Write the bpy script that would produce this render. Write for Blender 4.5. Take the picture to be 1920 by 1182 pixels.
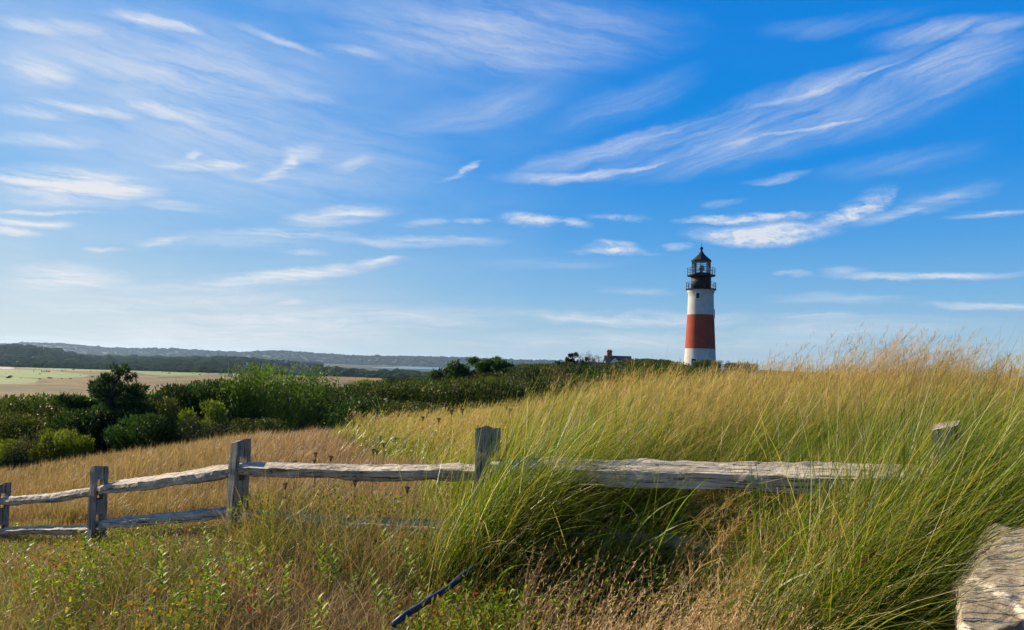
import bpy, bmesh, math, random
import numpy as np
from mathutils import Vector, Matrix
for o in list(bpy.data.objects): bpy.data.objects.remove(o)
SC = bpy.context.scene
COL = SC.collection
RAD = math.radians
# ------------------------------------------------------------------ camera
W, H, F = 1920.0, 1182.0, 1450.0
PITCH, ROLL = RAD(3.75), RAD(1.7)
FWD = Vector((0, math.cos(PITCH), math.sin(PITCH)))
_r0 = Vector((1, 0, 0)); _u0 = Vector((0, -math.sin(PITCH), math.cos(PITCH)))
CR = _r0*math.cos(ROLL) + _u0*math.sin(ROLL)
CU = _u0*math.cos(ROLL) - _r0*math.sin(ROLL)
cam = bpy.data.objects.new("camera", bpy.data.cameras.new("camera"))
COL.objects.link(cam); SC.camera = cam
M = Matrix((CR, CU, -FWD)).transposed().to_4x4()
cam.matrix_world = M
cam.data.sensor_width = 36.0; cam.data.lens = 36.0*F/W
cam.data.clip_start = 0.05; cam.data.clip_end = 30000
def ray(px, py):
    return FWD*F + CR*(px-W/2) + CU*(H/2-py)
def at(px, py, D):
    "world point seen at photo pixel (px,py) at ground distance D along +Y"
    d = ray(px, py); return d*(D/d.y)
def hor(px):
    "pixel row of the horizon at column px"
    lo, hi = 500., 900.
    for _ in range(40):
        m = (lo+hi)/2
        if ray(px, m).z > 0: lo = m
        else: hi = m
    return lo
def azel(px, py):
    d = ray(px, py)
    return math.atan2(d.x, d.y), math.atan2(d.z, math.hypot(d.x, d.y))
# ------------------------------------------------------------------ node helper
class NT:
    def __init__(s, tree): s.t = tree; s.n = tree.nodes; s.l = tree.links
    def node(s, typ, **kw):
        n = s.n.new(typ)
        for k, v in kw.items(): setattr(n, k, v)
        return n
    def set(s, inp, v):
        if hasattr(v, 'is_output') or isinstance(v, bpy.types.NodeSocket): s.l.new(v, inp)
        else: inp.default_value = v
    def m(s, op, a, b=None, c=None, clamp=False):
        n = s.n.new('ShaderNodeMath'); n.operation = op; n.use_clamp = clamp
        for i, v in enumerate((a, b, c)):
            if v is not None: s.set(n.inputs[i], v)
        return n.outputs[0]
    def vm(s, op, a, b=None, out=0):
        n = s.n.new('ShaderNodeVectorMath'); n.operation = op
        s.set(n.inputs[0], a)
        if b is not None: s.set(n.inputs[3 if op == 'SCALE' else 1], b)
        return n.outputs['Value'] if op in ('DOT_PRODUCT', 'LENGTH') else n.outputs[0]
    def noise(s, vec, scale, detail=4, rough=.5, dist=0, col=False, dims='3D'):
        n = s.n.new('ShaderNodeTexNoise'); n.noise_dimensions = dims
        if vec is not None: s.l.new(vec, n.inputs['Vector'])
        n.inputs['Scale'].default_value = scale; n.inputs['Detail'].default_value = detail
        n.inputs['Roughness'].default_value = rough; n.inputs['Distortion'].default_value = dist
        return n.outputs['Color' if col else 0]
    def mapr(s, v, a, b, c=0., d=1., smooth=False):
        n = s.n.new('ShaderNodeMapRange'); n.clamp = True
        if smooth: n.interpolation_type = 'SMOOTHSTEP'
        s.set(n.inputs[0], v)
        for i, x in enumerate((a, b, c, d)): s.set(n.inputs[i+1], x)
        return n.outputs[0]
    def mix(s, f, a, b, blend='MIX'):
        n = s.n.new('ShaderNodeMix'); n.data_type = 'RGBA'; n.blend_type = blend
        s.set(n.inputs[0], f); s.set(n.inputs[6], a); s.set(n.inputs[7], b)
        return n.outputs[2]
    def ramp(s, v, stops):
        n = s.n.new('ShaderNodeValToRGB'); s.set(n.inputs[0], v)
        e = n.color_ramp.elements
        while len(e) < len(stops): e.new(.5)
        for q, (p, c) in zip(e, stops):
            q.position = p; q.color = (*c, 1)
        return n.outputs[0]
    def xyz(s, x, y, z):
        n = s.n.new('ShaderNodeCombineXYZ')
        for i, v in enumerate((x, y, z)): s.set(n.inputs[i], v)
        return n.outputs[0]
# ------------------------------------------------------------------ sun and sky
EXPO = 1.0
SUN_AZ, SUN_EL = RAD(-54), RAD(25)          # azimuth from +Y, negative = to the left
sdir = Vector((math.sin(SUN_AZ)*math.cos(SUN_EL), math.cos(SUN_AZ)*math.cos(SUN_EL), math.sin(SUN_EL)))
sun = bpy.data.objects.new("sun", bpy.data.lights.new("sun", 'SUN'))
COL.objects.link(sun)
sun.data.energy = 5.0; sun.data.angle = RAD(.5); sun.data.color = (1, .86, .66)
sun.rotation_euler = (-sdir).to_track_quat('-Z', 'Y').to_euler()
sun.location = (0, 0, 40)
world = bpy.data.worlds.new("World"); SC.world = world; world.use_nodes = True
def build_world():
    w = NT(world.node_tree); w.n.clear()
    tc = w.node('ShaderNodeTexCoord')
    sky = w.node('ShaderNodeTexSky'); sky.sky_type = 'NISHITA'; sky.sun_disc = False
    sky.sun_elevation = SUN_EL; sky.sun_rotation = SUN_AZ   # rotation measured from +Y towards +X
    sky.altitude = 30; sky.air_density = 1.0; sky.dust_density = .35; sky.ozone_density = 2.2
    d = tc.outputs['Generated']
    sep = w.node('ShaderNodeSeparateXYZ'); w.l.new(d, sep.inputs[0])
    X, Y, Z = sep.outputs
    K = F
    az = w.m('MULTIPLY', w.m('ARCTAN2', X, Y), K)
    el = w.m('MULTIPLY', w.m('ARCSINE', Z), K)
    P0 = w.xyz(az, el, 0.)
    # gentle warps
    n1 = w.noise(w.vm('MULTIPLY', P0, (1/420, 1/160, 1)), 1., 2, .55, col=True)
    n2 = w.noise(w.vm('MULTIPLY', P0, (1/64, 1/26, 1)), 1., 5, .62, col=True)
    wv = w.vm('MULTIPLY', w.vm('SUBTRACT', n1, (.5, .5, .5)), (150, 46, 0))
    wv2 = w.vm('MULTIPLY', w.vm('SUBTRACT', n2, (.5, .5, .5)), (56, 20, 0))
    PA = w.vm('ADD', w.vm('ADD', P0, wv), wv2)       # wispy
    PC = w.vm('ADD', P0, w.vm('MULTIPLY', wv2, (1.2, 1.3, 0)))  # puffy: less wandering
    def strokes(P, L):
        acc = None
        for (x0, y0, x1, y1, wd, inten, bend) in L:
            a0 = Vector(azel(x0, y0))*K; a1 = Vector(azel(x1, y1))*K
            c = (a0+a1)/2; u = (a1-a0); hl = u.length/2; u.normalize(); v = Vector((-u.y, u.x))
            dd = w.vm('SUBTRACT', P, (c.x, c.y, 0))
            uu = w.vm('DOT_PRODUCT', dd, (u.x/hl, u.y/hl, 0))
            vv = w.vm('DOT_PRODUCT', dd, (v.x/wd, v.y/wd, 0))
            u2 = w.m('MULTIPLY', uu, uu)
            if bend: vv = w.m('MULTIPLY_ADD', w.m('SUBTRACT', u2, .5), -bend*hl/wd, vv)
            r = w.m('MULTIPLY_ADD', vv, vv, u2)
            k = w.m('MULTIPLY_ADD', r, -1., 1., clamp=True); k = w.m('MULTIPLY', w.m('POWER', k, 1.9), inten*1.25)
            acc = k if acc is None else w.m('MAXIMUM', acc, k)
        return acc
    # (x0,y0,x1,y1, half width px, density, bend) in photo pixels -> directions of the real sky
    up = [(900,345,1480,165,24,.42,0),(1230,232,1980,20,11,.55,.03),(1250,225,1960,25,30,.34,.03),(1250,270,1980,95,66,.30,0),(1050,325,1700,200,56,.36,0),(920,346,1360,275,9,.6,.03),(1100,300,1560,165,24,.4,.02),(1650,180,1960,95,30,.4,0),(1620,80,1980,30,26,.45,0),
          (900,340,1180,320,16,.55,.02),(1330,265,1740,190,8,.62,.02),(1290,290,1480,240,9,.6,0),(1150,300,1560,180,60,.34,0),(1000,250,1350,120,40,.16,0),(700,250,1100,150,50,.18,0),(1380,60,1800,10,22,.14,0),(1500,330,1900,260,30,.14,0),
          (1380,345,1560,308,9,.32,.1),(1640,180,1960,60,60,.42,0),
          (1290,385,1420,372,8,.3,0)]
    dn = [(-60,20,290,62,16,.5,0),(130,2,470,78,15,.6,-.03),(240,20,560,110,24,.3,0),(410,34,640,112,12,.5,-.03),(-60,90,180,150,40,.6,0),
          (-40,178,330,228,14,.8,0),(150,185,560,235,26,.62,0),(-50,255,200,268,14,.5,0),(-60,60,700,180,120,.42,0),
          (250,130,700,190,30,.4,0),(560,70,760,110,14,.36,0),(-100,130,900,330,160,.30,0),(500,30,1350,60,90,.38,0),
          (700,90,1300,70,70,.34,0),(-50,200,180,225,14,.5,0)]
    ho = [(-60,350,330,352,44,1.0,0),(100,355,330,352,12,.9,0),(-60,418,170,424,9,.8,0),(-60,432,100,442,8,.7,0),(-60,400,230,404,5,.6,0),
          (200,372,430,408,14,.5,-.05),(140,470,250,466,6,.5,0),(-60,520,290,522,32,.85,0),(240,458,370,448,10,.6,0),(270,308,500,300,13,.7,.03),
          (325,305,392,276,11,.45,0),(480,420,760,392,24,.75,-.03),(330,440,700,440,12,.6,0),(480,445,980,452,14,.45,0),
          (300,533,800,490,18,1.0,.07),(520,520,560,505,9,.6,0),(640,500,780,485,12,.85,0),
          (520,570,620,566,6,.5,0),(0,545,700,535,16,.3,0),(300,600,900,570,18,.3,0),(150,440,700,470,22,.22,0),(800,500,1250,490,16,.16,0),(330,566,460,560,10,.5,0),(496,332,590,276,14,.6,.1),(470,336,560,322,7,.4,0),(535,300,620,270,20,.3,0),(838,342,910,304,9,.55,.06),(800,352,880,330,8,.25,0),
          (615,326,705,292,16,.35,0),(720,424,860,408,10,.4,0),(700,455,990,448,14,.5,0),(-100,608,1100,588,38,.62,0),(-100,560,800,560,30,.3,0),(-200,642,900,625,42,.55,0),(600,640,1900,625,30,.4,0),(850,588,1550,598,18,.6,0),(1300,620,1950,610,26,.4,0),
          (1340,598,1700,600,14,.4,0),(1690,572,1980,574,9,.85,0),(1480,524,1980,508,9,.85,.01),(1500,518,1640,512,12,.4,0),
          (1790,396,1980,390,9,.7,0),(1300,440,1560,430,22,.7,.0),(1560,430,1880,324,15,.5,.05),(1640,400,1900,330,24,.25,.05),(1420,560,1750,566,14,.3,0),
          (-60,580,500,575,20,.4,0),(1100,545,1300,555,10,.25,0)]
    pf = [(915,406,1075,419,16,.72,0),(1030,412,1125,426,10,.55,0),(1080,404,1240,412,8,.3,0),(1084,466,1220,471,15,.8,0),(1110,452,1200,462,12,.6,0),(1040,470,1260,474,8,.3,0),
          (1245,415,1520,405,13,.85,0),(1255,444,1610,425,24,.9,.09),(1500,430,1700,356,18,.85,.12),(1560,415,1690,352,26,.5,.1),(1330,415,1560,400,12,.75,0),
          (1230,462,1310,465,8,.4,0),(1450,514,1520,510,9,.45,0),(840,416,930,410,9,.35,0),(530,472,630,476,9,.3,0)]
    mA, mB, mH, mP = strokes(PA, up), strokes(PA, dn), strokes(PA, ho), strokes(PC, pf)
    def rot(P, deg): 
        n = w.node('ShaderNodeVectorRotate'); n.rotation_type = 'Z_AXIS'; w.l.new(P, n.inputs[0]); n.inputs['Angle'].default_value = RAD(-deg); return n.outputs[0]
    def fib(deg, sx, sy):
        return w.noise(w.vm('MULTIPLY', rot(PA, deg), (1/sx, 1/sy, 1)), 1., 6, .66)
    fA = w.mapr(fib(17, 300, 22), .33, .68, .15, 1.25); fB = w.mapr(fib(-10, 240, 26), .34, .70, .15, 1.2)
    fH = w.mapr(fib(1, 150, 16), .34, .66, .1, 1.25); fP = w.mapr(w.noise(w.vm('MULTIPLY', PA, (1/30, 1/14, 1)), 1., 6, .7), .34, .62, .12, 1.15)
    dens = w.m('MULTIPLY', mA, fA)
    for mk, f in ((mB, fB), (mH, fH), (mP, fP)):
        dens = w.m('ADD', dens, w.m('MULTIPLY', mk, f))
    # thin veil everywhere to the left
    veil = w.mapr(w.noise(w.vm('MULTIPLY', PA, (1/500, 1/130, 1)), 1., 5, .6), .36, .74, 0, .42)
    veil = w.m('MULTIPLY', veil, w.mapr(az, -1000, 300, 1., .03))
    dens = w.m('ADD', dens, veil, clamp=False)
    dens = w.m('MULTIPLY', dens, 1.0, clamp=True)
    # clear-sky colour: the physical sky pulled towards the deep polarised blue of the day, by height and distance from the sun
    t = w.m('MULTIPLY', Z, 1/.6, clamp=True)
    grad = w.ramp(t, [(0, (.45,.585,.66)), (.07, (.36,.56,.71)), (.16, (.20,.465,.76)), (.27, (.08,.36,.78)), (.42, (.004,.262,.775)), (.60, (.0,.235,.755)), (.78, (.0,.21,.72)), (1, (.0,.12,.5))])
    sv = w.vm('DOT_PRODUCT', d, tuple(sdir))
    near = w.mapr(sv, .55, 1.0, 0, .8)
    warm = w.ramp(t, [(0, (.66,.70,.66)), (.12, (.56,.70,.76)), (.35, (.26,.55,.88)), (.8, (.12,.38,.84)), (1, (.1,.3,.7))])
    grad = w.mix(near, grad, warm)
    base = w.mix(.97, sky.outputs[0], w.mix(1., grad, (10, 10, 10, 1), 'MULTIPLY'))
    cloudc = w.mix(w.mapr(az, -900, 900), (*CLOUD_L, 1), (*CLOUD_R, 1))
    colr = w.mix(dens, base, cloudc)
    bg = w.node('ShaderNodeBackground'); w.l.new(colr, bg.inputs[0]); bg.inputs[1].default_value = .1/2**EXPO
    out = w.node('ShaderNodeOutputWorld'); w.l.new(bg.outputs[0], out.inputs[0])
world.cycles.sampling_method = 'MANUAL'; world.cycles.sample_map_resolution = 512
CLOUD_L = (8.0, 8.2, 8.6); CLOUD_R = (6.6, 7.3, 8.3)
build_world()
SC.view_settings.view_transform = 'Standard'; SC.view_settings.look = 'None'
SC.view_settings.exposure = EXPO; SC.view_settings.gamma = 1
SC.render.engine = 'CYCLES'
SC.cycles.max_bounces = 8; SC.cycles.transparent_max_bounces = 12; SC.cycles.volume_bounces = 1
# ------------------------------------------------------------------ object helpers
rng = np.random.default_rng(7); random.seed(7)
def link(o, parent=None):
    COL.objects.link(o)
    if parent is not None: o.parent = parent
    return o
def tag(o, label=None, cat=None, group=None, kind=None):
    if label: o['label'] = label
    if cat: o['category'] = cat
    if group: o['group'] = group
    if kind: o['kind'] = kind
    return o
def empty(name, loc, rz=0):
    o = bpy.data.objects.new(name, None); o.location = loc; o.rotation_euler = (0, 0, rz); o.empty_display_size = .2
    return link(o)
def np_mesh(name, V, faces, mat, parent=None, col=None, smooth=False, mats=None, fmat=None):
    "faces: list of (n,k) int arrays"
    me = bpy.data.meshes.new(name)
    V = np.ascontiguousarray(V, dtype=np.float32)
    me.vertices.add(len(V)); me.vertices.foreach_set('co', V.ravel())
    idx = np.concatenate([f.ravel() for f in faces]).astype(np.int32)
    cnt = np.concatenate([np.full(len(f), f.shape[1]) for f in faces]).astype(np.int32)
    st = np.concatenate([[0], np.cumsum(cnt)[:-1]]).astype(np.int32)
    me.loops.add(len(idx)); me.loops.foreach_set('vertex_index', idx)
    me.polygons.add(len(cnt)); me.polygons.foreach_set('loop_start', st)
    try: me.polygons.foreach_set('loop_total', cnt)
    except Exception: pass
    me.polygons.foreach_set('use_smooth', np.full(len(cnt), bool(smooth)))
    if col is not None:
        a = me.color_attributes.new('Col', 'BYTE_COLOR', 'POINT')
        c = np.ones((len(V), 4), np.float32); c[:, :3] = np.clip(col, 0, 1); a.data.foreach_set('color', c.ravel())
    me.update(calc_edges=True)
    for m in (mats or [mat]): me.materials.append(m)
    if fmat is not None: me.polygons.foreach_set('material_index', np.asarray(fmat, np.int32))
    o = bpy.data.objects.new(name, me)
    return link(o, parent)
def bm_obj(name, bm, mat, parent=None, smooth=False, bevel=0):
    me = bpy.data.meshes.new(name); bm.normal_update(); bm.to_mesh(me); bm.free()
    me.materials.append(mat)
    if smooth: me.polygons.foreach_set('use_smooth', [True]*len(me.polygons))
    o = bpy.data.objects.new(name, me)
    return link(o, parent)
def box(bm, x0, x1, y0, y1, z0, z1):
    vs = [bm.verts.new(p) for p in ((x0,y0,z0),(x1,y0,z0),(x1,y1,z0),(x0,y1,z0),(x0,y0,z1),(x1,y0,z1),(x1,y1,z1),(x0,y1,z1))]
    for f in ((3,2,1,0),(4,5,6,7),(0,1,5,4),(1,2,6,5),(2,3,7,6),(3,0,4,7)): bm.faces.new([vs[i] for i in f])
    return vs
def prism(bm, pts, axis, a, b):
    "pts 2D polygon extruded along axis 'x','y' or 'z' from a to b"
    def P(p, t): return {'x': (t, p[0], p[1]), 'y': (p[0], t, p[1]), 'z': (p[0], p[1], t)}[axis]
    A = [bm.verts.new(P(p, a)) for p in pts]; B = [bm.verts.new(P(p, b)) for p in pts]
    n = len(pts)
    bm.faces.new(A[::-1]); bm.faces.new(B)
    for i in range(n): bm.faces.new((A[i], A[(i+1) % n], B[(i+1) % n], B[i]))
def lathe(bm, prof, n=32, cap=True, rot0=0.):
    rings = []
    for r, z in prof:
        rings.append([bm.verts.new((r*math.cos(rot0+2*math.pi*k/n), r*math.sin(rot0+2*math.pi*k/n), z)) for k in range(n)])
    for a, b in zip(rings, rings[1:]):
        for k in range(n): bm.faces.new((a[k], a[(k+1) % n], b[(k+1) % n], b[k]))
    if cap: bm.faces.new(rings[0][::-1]); bm.faces.new(rings[-1])
def tube(bm, p, q, r, r2=None, n=6):
    p = Vector(p); q = Vector(q); d = (q-p).normalized(); r2 = r if r2 is None else r2
    a = d.orthogonal().normalized(); b = d.cross(a)
    A = [bm.verts.new(p+(a*math.cos(2*math.pi*k/n)+b*math.sin(2*math.pi*k/n))*r) for k in range(n)]
    B = [bm.verts.new(q+(a*math.cos(2*math.pi*k/n)+b*math.sin(2*math.pi*k/n))*r2) for k in range(n)]
    for k in range(n): bm.faces.new((A[k], A[(k+1) % n], B[(k+1) % n], B[k]))
    bm.faces.new(A[::-1]); bm.faces.new(B)
# ------------------------------------------------------------------ materials
def new_mat(name):
    m = bpy.data.materials.new(name); m.use_nodes = True; t = NT(m.node_tree); t.n.clear()
    out = t.node('ShaderNodeOutputMaterial'); p = t.node('ShaderNodeBsdfPrincipled')
    t.l.new(p.outputs[0], out.inputs[0]); return m, t, p, out
def pmat(name, colr, rough=.8, spec=.3, var=.15, scale=3., bump=0., bscale=20., metal=0.):
    m, t, p, out = new_mat(name)
    tc = t.node('ShaderNodeTexCoord').outputs['Object']
    n = t.noise(tc, scale, 5, .6)
    c = Vector(colr)
    t.l.new(t.ramp(n, [(.3, tuple(c*(1-var))), (.7, tuple(c*(1+var)))]), p.inputs['Base Color'])
    p.inputs['Roughness'].default_value = rough; p.inputs['Specular IOR Level'].default_value = spec; p.inputs['Metallic'].default_value = metal
    if bump:
        b = t.node('ShaderNodeBump'); b.inputs['Strength'].default_value = bump; b.inputs['Distance'].default_value = .02
        t.l.new(t.noise(tc, bscale, 6, .6), b.inputs['Height']); t.l.new(b.outputs[0], p.inputs['Normal'])
    return m
def leafmat(name, trans=.35, rough=.45, spec=.4, tint=(1, 1, 1), tgain=(1.15, 1.2, .6)):
    m, t, p, out = new_mat(name)
    at_ = t.node('ShaderNodeAttribute'); at_.attribute_name = 'Col'
    oi = t.node('ShaderNodeObjectInfo')
    c = t.mix(1., at_.outputs['Color'], (*tint, 1), 'MULTIPLY')
    c = t.mix(1., c, t.ramp(oi.outputs['Random'], [(0, (.8, .85, .8)), (.5, (1, 1, 1)), (1, (1.15, 1.08, .9))]), 'MULTIPLY')
    t.l.new(c, p.inputs['Base Color']); p.inputs['Roughness'].default_value = rough
    p.inputs['Specular IOR Level'].default_value = spec
    tr = t.node('ShaderNodeBsdfTranslucent')
    t.l.new(t.mix(1., c, (*tgain, 1), 'MULTIPLY'), tr.inputs[0])
    mx = t.node('ShaderNodeMixShader'); mx.inputs[0].default_value = trans
    t.l.new(p.outputs[0], mx.inputs[1]); t.l.new(tr.outputs[0], mx.inputs[2]); t.l.new(mx.outputs[0], out.inputs[0])
    return m
M_GRASS = leafmat('grass_blade', .54, .35, .18)
M_DRY = leafmat('dry_grass_blade', .40, .45, .12, tgain=(1.1, 1.0, .75))
M_LEAF = leafmat('leaf', .38, .5, .12)
M_FAR = leafmat('far_canopy', .0, .95, .0)
M_BARK = pmat('bark', (.09, .07, .055), .9, .2, .4, 6, .6, 30)
M_STALK = pmat('dead_stalk', (.11, .06, .04), .8, .2, .3, 30)
# ------------------------------------------------------------------ terrain height
def sstep(a, b, x):
    t = np.clip((x-a)/(b-a), 0, 1); return t*t*(3-2*t)
def azpx(px): 
    d = ray(px, hor(px)); return math.atan2(d.x, d.y)
# control points: photo column, ground distance along +Y, height relative to the eye
CP = []
def cp(px, *dz):
    for D, z in dz: CP.append((azpx(px), D, z))
cp(-900, (1,-1.75),(3.5,-2.3),(9,-3.0),(20,-4.4),(40,-6.),(120,-11),(270,-15),(700,-15.5))
cp(-300, (1,-1.7),(3.5,-2.1),(9,-2.6),(20,-3.9),(40,-5.4),(120,-10.5),(270,-15),(700,-15.5))
cp(0,   (1,-1.64),(3.5,-1.75),(5,-1.85),(9.6,-2.42),(15,-2.95),(22,-3.6),(30,-4.5),(45,-6.),(120,-10.5),(260,-15),(700,-15.3))
cp(187, (8.05,-2.02),(21.5,-3.1),(28,-4.2))
cp(455, (1,-1.6),(4,-1.52),(6.5,-1.52),(12,-1.85),(20,-2.3),(28,-3.4),(45,-4.8),(120,-10),(270,-14.8),(700,-15))
cp(700, (4.4,-1.45),(9,-1.5),(20,-2.05),(30,-3.2),(50,-4.2),(90,-6.5),(150,-10.5),(300,-14.5),(700,-15))
cp(910, (1,-1.56),(4.2,-1.42),(4.96,-1.34),(8,-1.38),(13,-1.7),(17,-1.95),(28,-2.9),(50,-3.2),(80,-2.8),(120,-6.),(200,-12),(320,-14.5),(700,-15.5))
cp(1100,(8,-1.16),(12,-1.40),(16,-1.72),(28,-2.45),(50,-2.4),(80,-1.6),(120,-2.2),(220,-3),(700,-14))
cp(1312,(1,-1.54),(3,-1.32),(4.2,-1.26),(8,-1.12),(14,-1.22),(30,-1.8),(60,-1.),(105,-.3),(142,.25),(220,-1),(700,-12))
cp(1775,(1,-1.5),(2.5,-1.32),(3.42,-1.2),(8,-1.03),(14,-1.14),(30,-1.7),(60,-1.2),(142,-.5),(300,-3),(700,-10))
cp(2400,(1,-1.5),(3.4,-1.15),(8,-.98),(15,-1.12),(60,-1.5),(142,-1),(700,-8))
CP = np.array(CP)
_ca, _cl, _cz = CP[:, 0]*1.6, np.log(CP[:, 1]), CP[:, 2]
def _tps(r2): return r2*np.log(r2+1e-9)
def _fit():
    n = len(CP); A = np.zeros((n+3, n+3))
    r2 = (_ca[:, None]-_ca)**2+(_cl[:, None]-_cl)**2
    A[:n, :n] = _tps(r2)+np.eye(n)*.002; A[:n, n] = 1; A[:n, n+1] = _ca; A[:n, n+2] = _cl; A[n:, :n] = A[:n, n:].T
    return np.linalg.solve(A, np.r_[_cz, 0, 0, 0])
_w = _fit()
def vnoise(x, y, seed=0):
    "smooth value noise in [-1,1]"
    x = np.asarray(x, float); y = np.asarray(y, float)
    xi = np.floor(x); yi = np.floor(y); fx = x-xi; fy = y-yi; fx = fx*fx*(3-2*fx); fy = fy*fy*(3-2*fy)
    def h(a, b):
        v = np.sin(a*127.1+b*311.7+seed*74.7)*43758.5453; return (v-np.floor(v))*2-1
    return (h(xi, yi)*(1-fx)+h(xi+1, yi)*fx)*(1-fy)+(h(xi, yi+1)*(1-fx)+h(xi+1, yi+1)*fx)*fy
def vnoise3(P, seed=0):
    P = np.asarray(P, float); I = np.floor(P); f = P-I; f = f*f*(3-2*f); r = 0
    for dx in (0, 1):
        for dy in (0, 1):
            for dz in (0, 1):
                v = np.sin((I[:, 0]+dx)*127.1+(I[:, 1]+dy)*311.7+(I[:, 2]+dz)*191.3+seed*74.7)*43758.5453; v = (v-np.floor(v))*2-1
                r = r+v*(f[:, 0] if dx else 1-f[:, 0])*(f[:, 1] if dy else 1-f[:, 1])*(f[:, 2] if dz else 1-f[:, 2])
    return r
def fbm3(P, s=0, o=4): return sum(vnoise3(P*2**k, s+k*13)*.5**k for k in range(o))/1.9
def fbm(x, y, s=0, o=4):
    v = 0; a = 1; t = 0
    for k in range(o): v = v+a*vnoise(np.asarray(x)*2**k, np.asarray(y)*2**k, s+k*13); t += a; a *= .5
    return v/t
RIDGE = np.array([(azpx(p), h) for p, h in ((-1200,8),(-500,10),(-200,12),(0,14),(60,18),(120,18),(200,13),(330,14),(450,11),(520,17),(650,12),(700,13),(800,15),(950,14),(1050,15),(1150,13),(1400,8),(1900,2),(2600,2))])
MIDR = np.array([(azpx(p), h) for p, h in ((-1200,-8),(-400,-3),(-100,4),(10,11),(60,11),(110,3),(170,-6),(330,-4),(420,2),(470,0),(560,-6),(640,-12),(700,-17),(1000,-18),(1300,-12),(1900,-10),(2600,-10))])
def Hf(x, y):
    x = np.asarray(x, float); y = np.asarray(y, float)
    az = np.arctan2(x, y); D = np.maximum(y, np.hypot(x, y)*.35)       # the control distances run along +Y
    front = sstep(-.5, 1., y/(np.hypot(x, y)+1e-6))
    a = np.clip(az, -.98, .8)*1.6; l = np.log(np.clip(D, .8, 720.))
    z = np.full(x.shape, _w[-3]) + _w[-2]*a + _w[-1]*l
    for k in range(len(CP)): z = z + _w[k]*_tps((a-_ca[k])**2+(l-_cl[k])**2)
    z = z*front + (1-front)*(-1.6)
    z = np.where(D < .8, -1.58, z)
    R = np.hypot(x, y)
    # beyond 700 m: woods floor, mid ridge, pond basin, far ridge
    mid = np.interp(az, MIDR[:, 0], MIDR[:, 1])/F*1500; far = np.interp(az, RIDGE[:, 0], RIDGE[:, 1])/F*4000-9
    zf = -15.3+(mid+15.3-6)*np.exp(-((np.log(np.maximum(D, 1)/1500))/.28)**2)
    s = sstep(3650, 4150, D); zf = zf*(1-s)+far*s
    zf = zf*(1-sstep(4700, 7000, D)) + (-25)*sstep(4700, 7000, D)
    b = sstep(680, 800, D); z = z*(1-b)+zf*b
    n = fbm(x/420, y/420, 3)*4*sstep(800, 1500, D)*(1-sstep(3650, 3800, D)*.0)
    flat = np.exp(-((np.log(np.maximum(D, 1)/2850))/.32)**4)*sstep(azpx(520), azpx(640), az)
    z = z+n*(1-flat); z = z*(1-flat)+(-17.6)*flat
    z = z+fbm(x/90, y/90, 9)*1.0*sstep(140, 300, D)*(1-sstep(600, 800, D))
    z = z+fbm(x/2.2, y/2.2, 5)*.045*sstep(1.5, 4, R)
    return z
def hit(px, py, off=0., D0=2.6, D1=60., n=900):
    'first point along the sight line that comes within off of the ground'
    D = np.geomspace(D0, D1, n); d = ray(px, py); x = d.x*D/d.y; z = d.z*D/d.y; h = z-Hf(x, D); k = np.nonzero(h < off)[0]
    return (float(x[k[0]]), float(D[k[0]]), float(z[k[0]])) if len(k) else None
def Hs(x, y): return float(Hf(np.array([x]), np.array([y]))[0])
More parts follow.
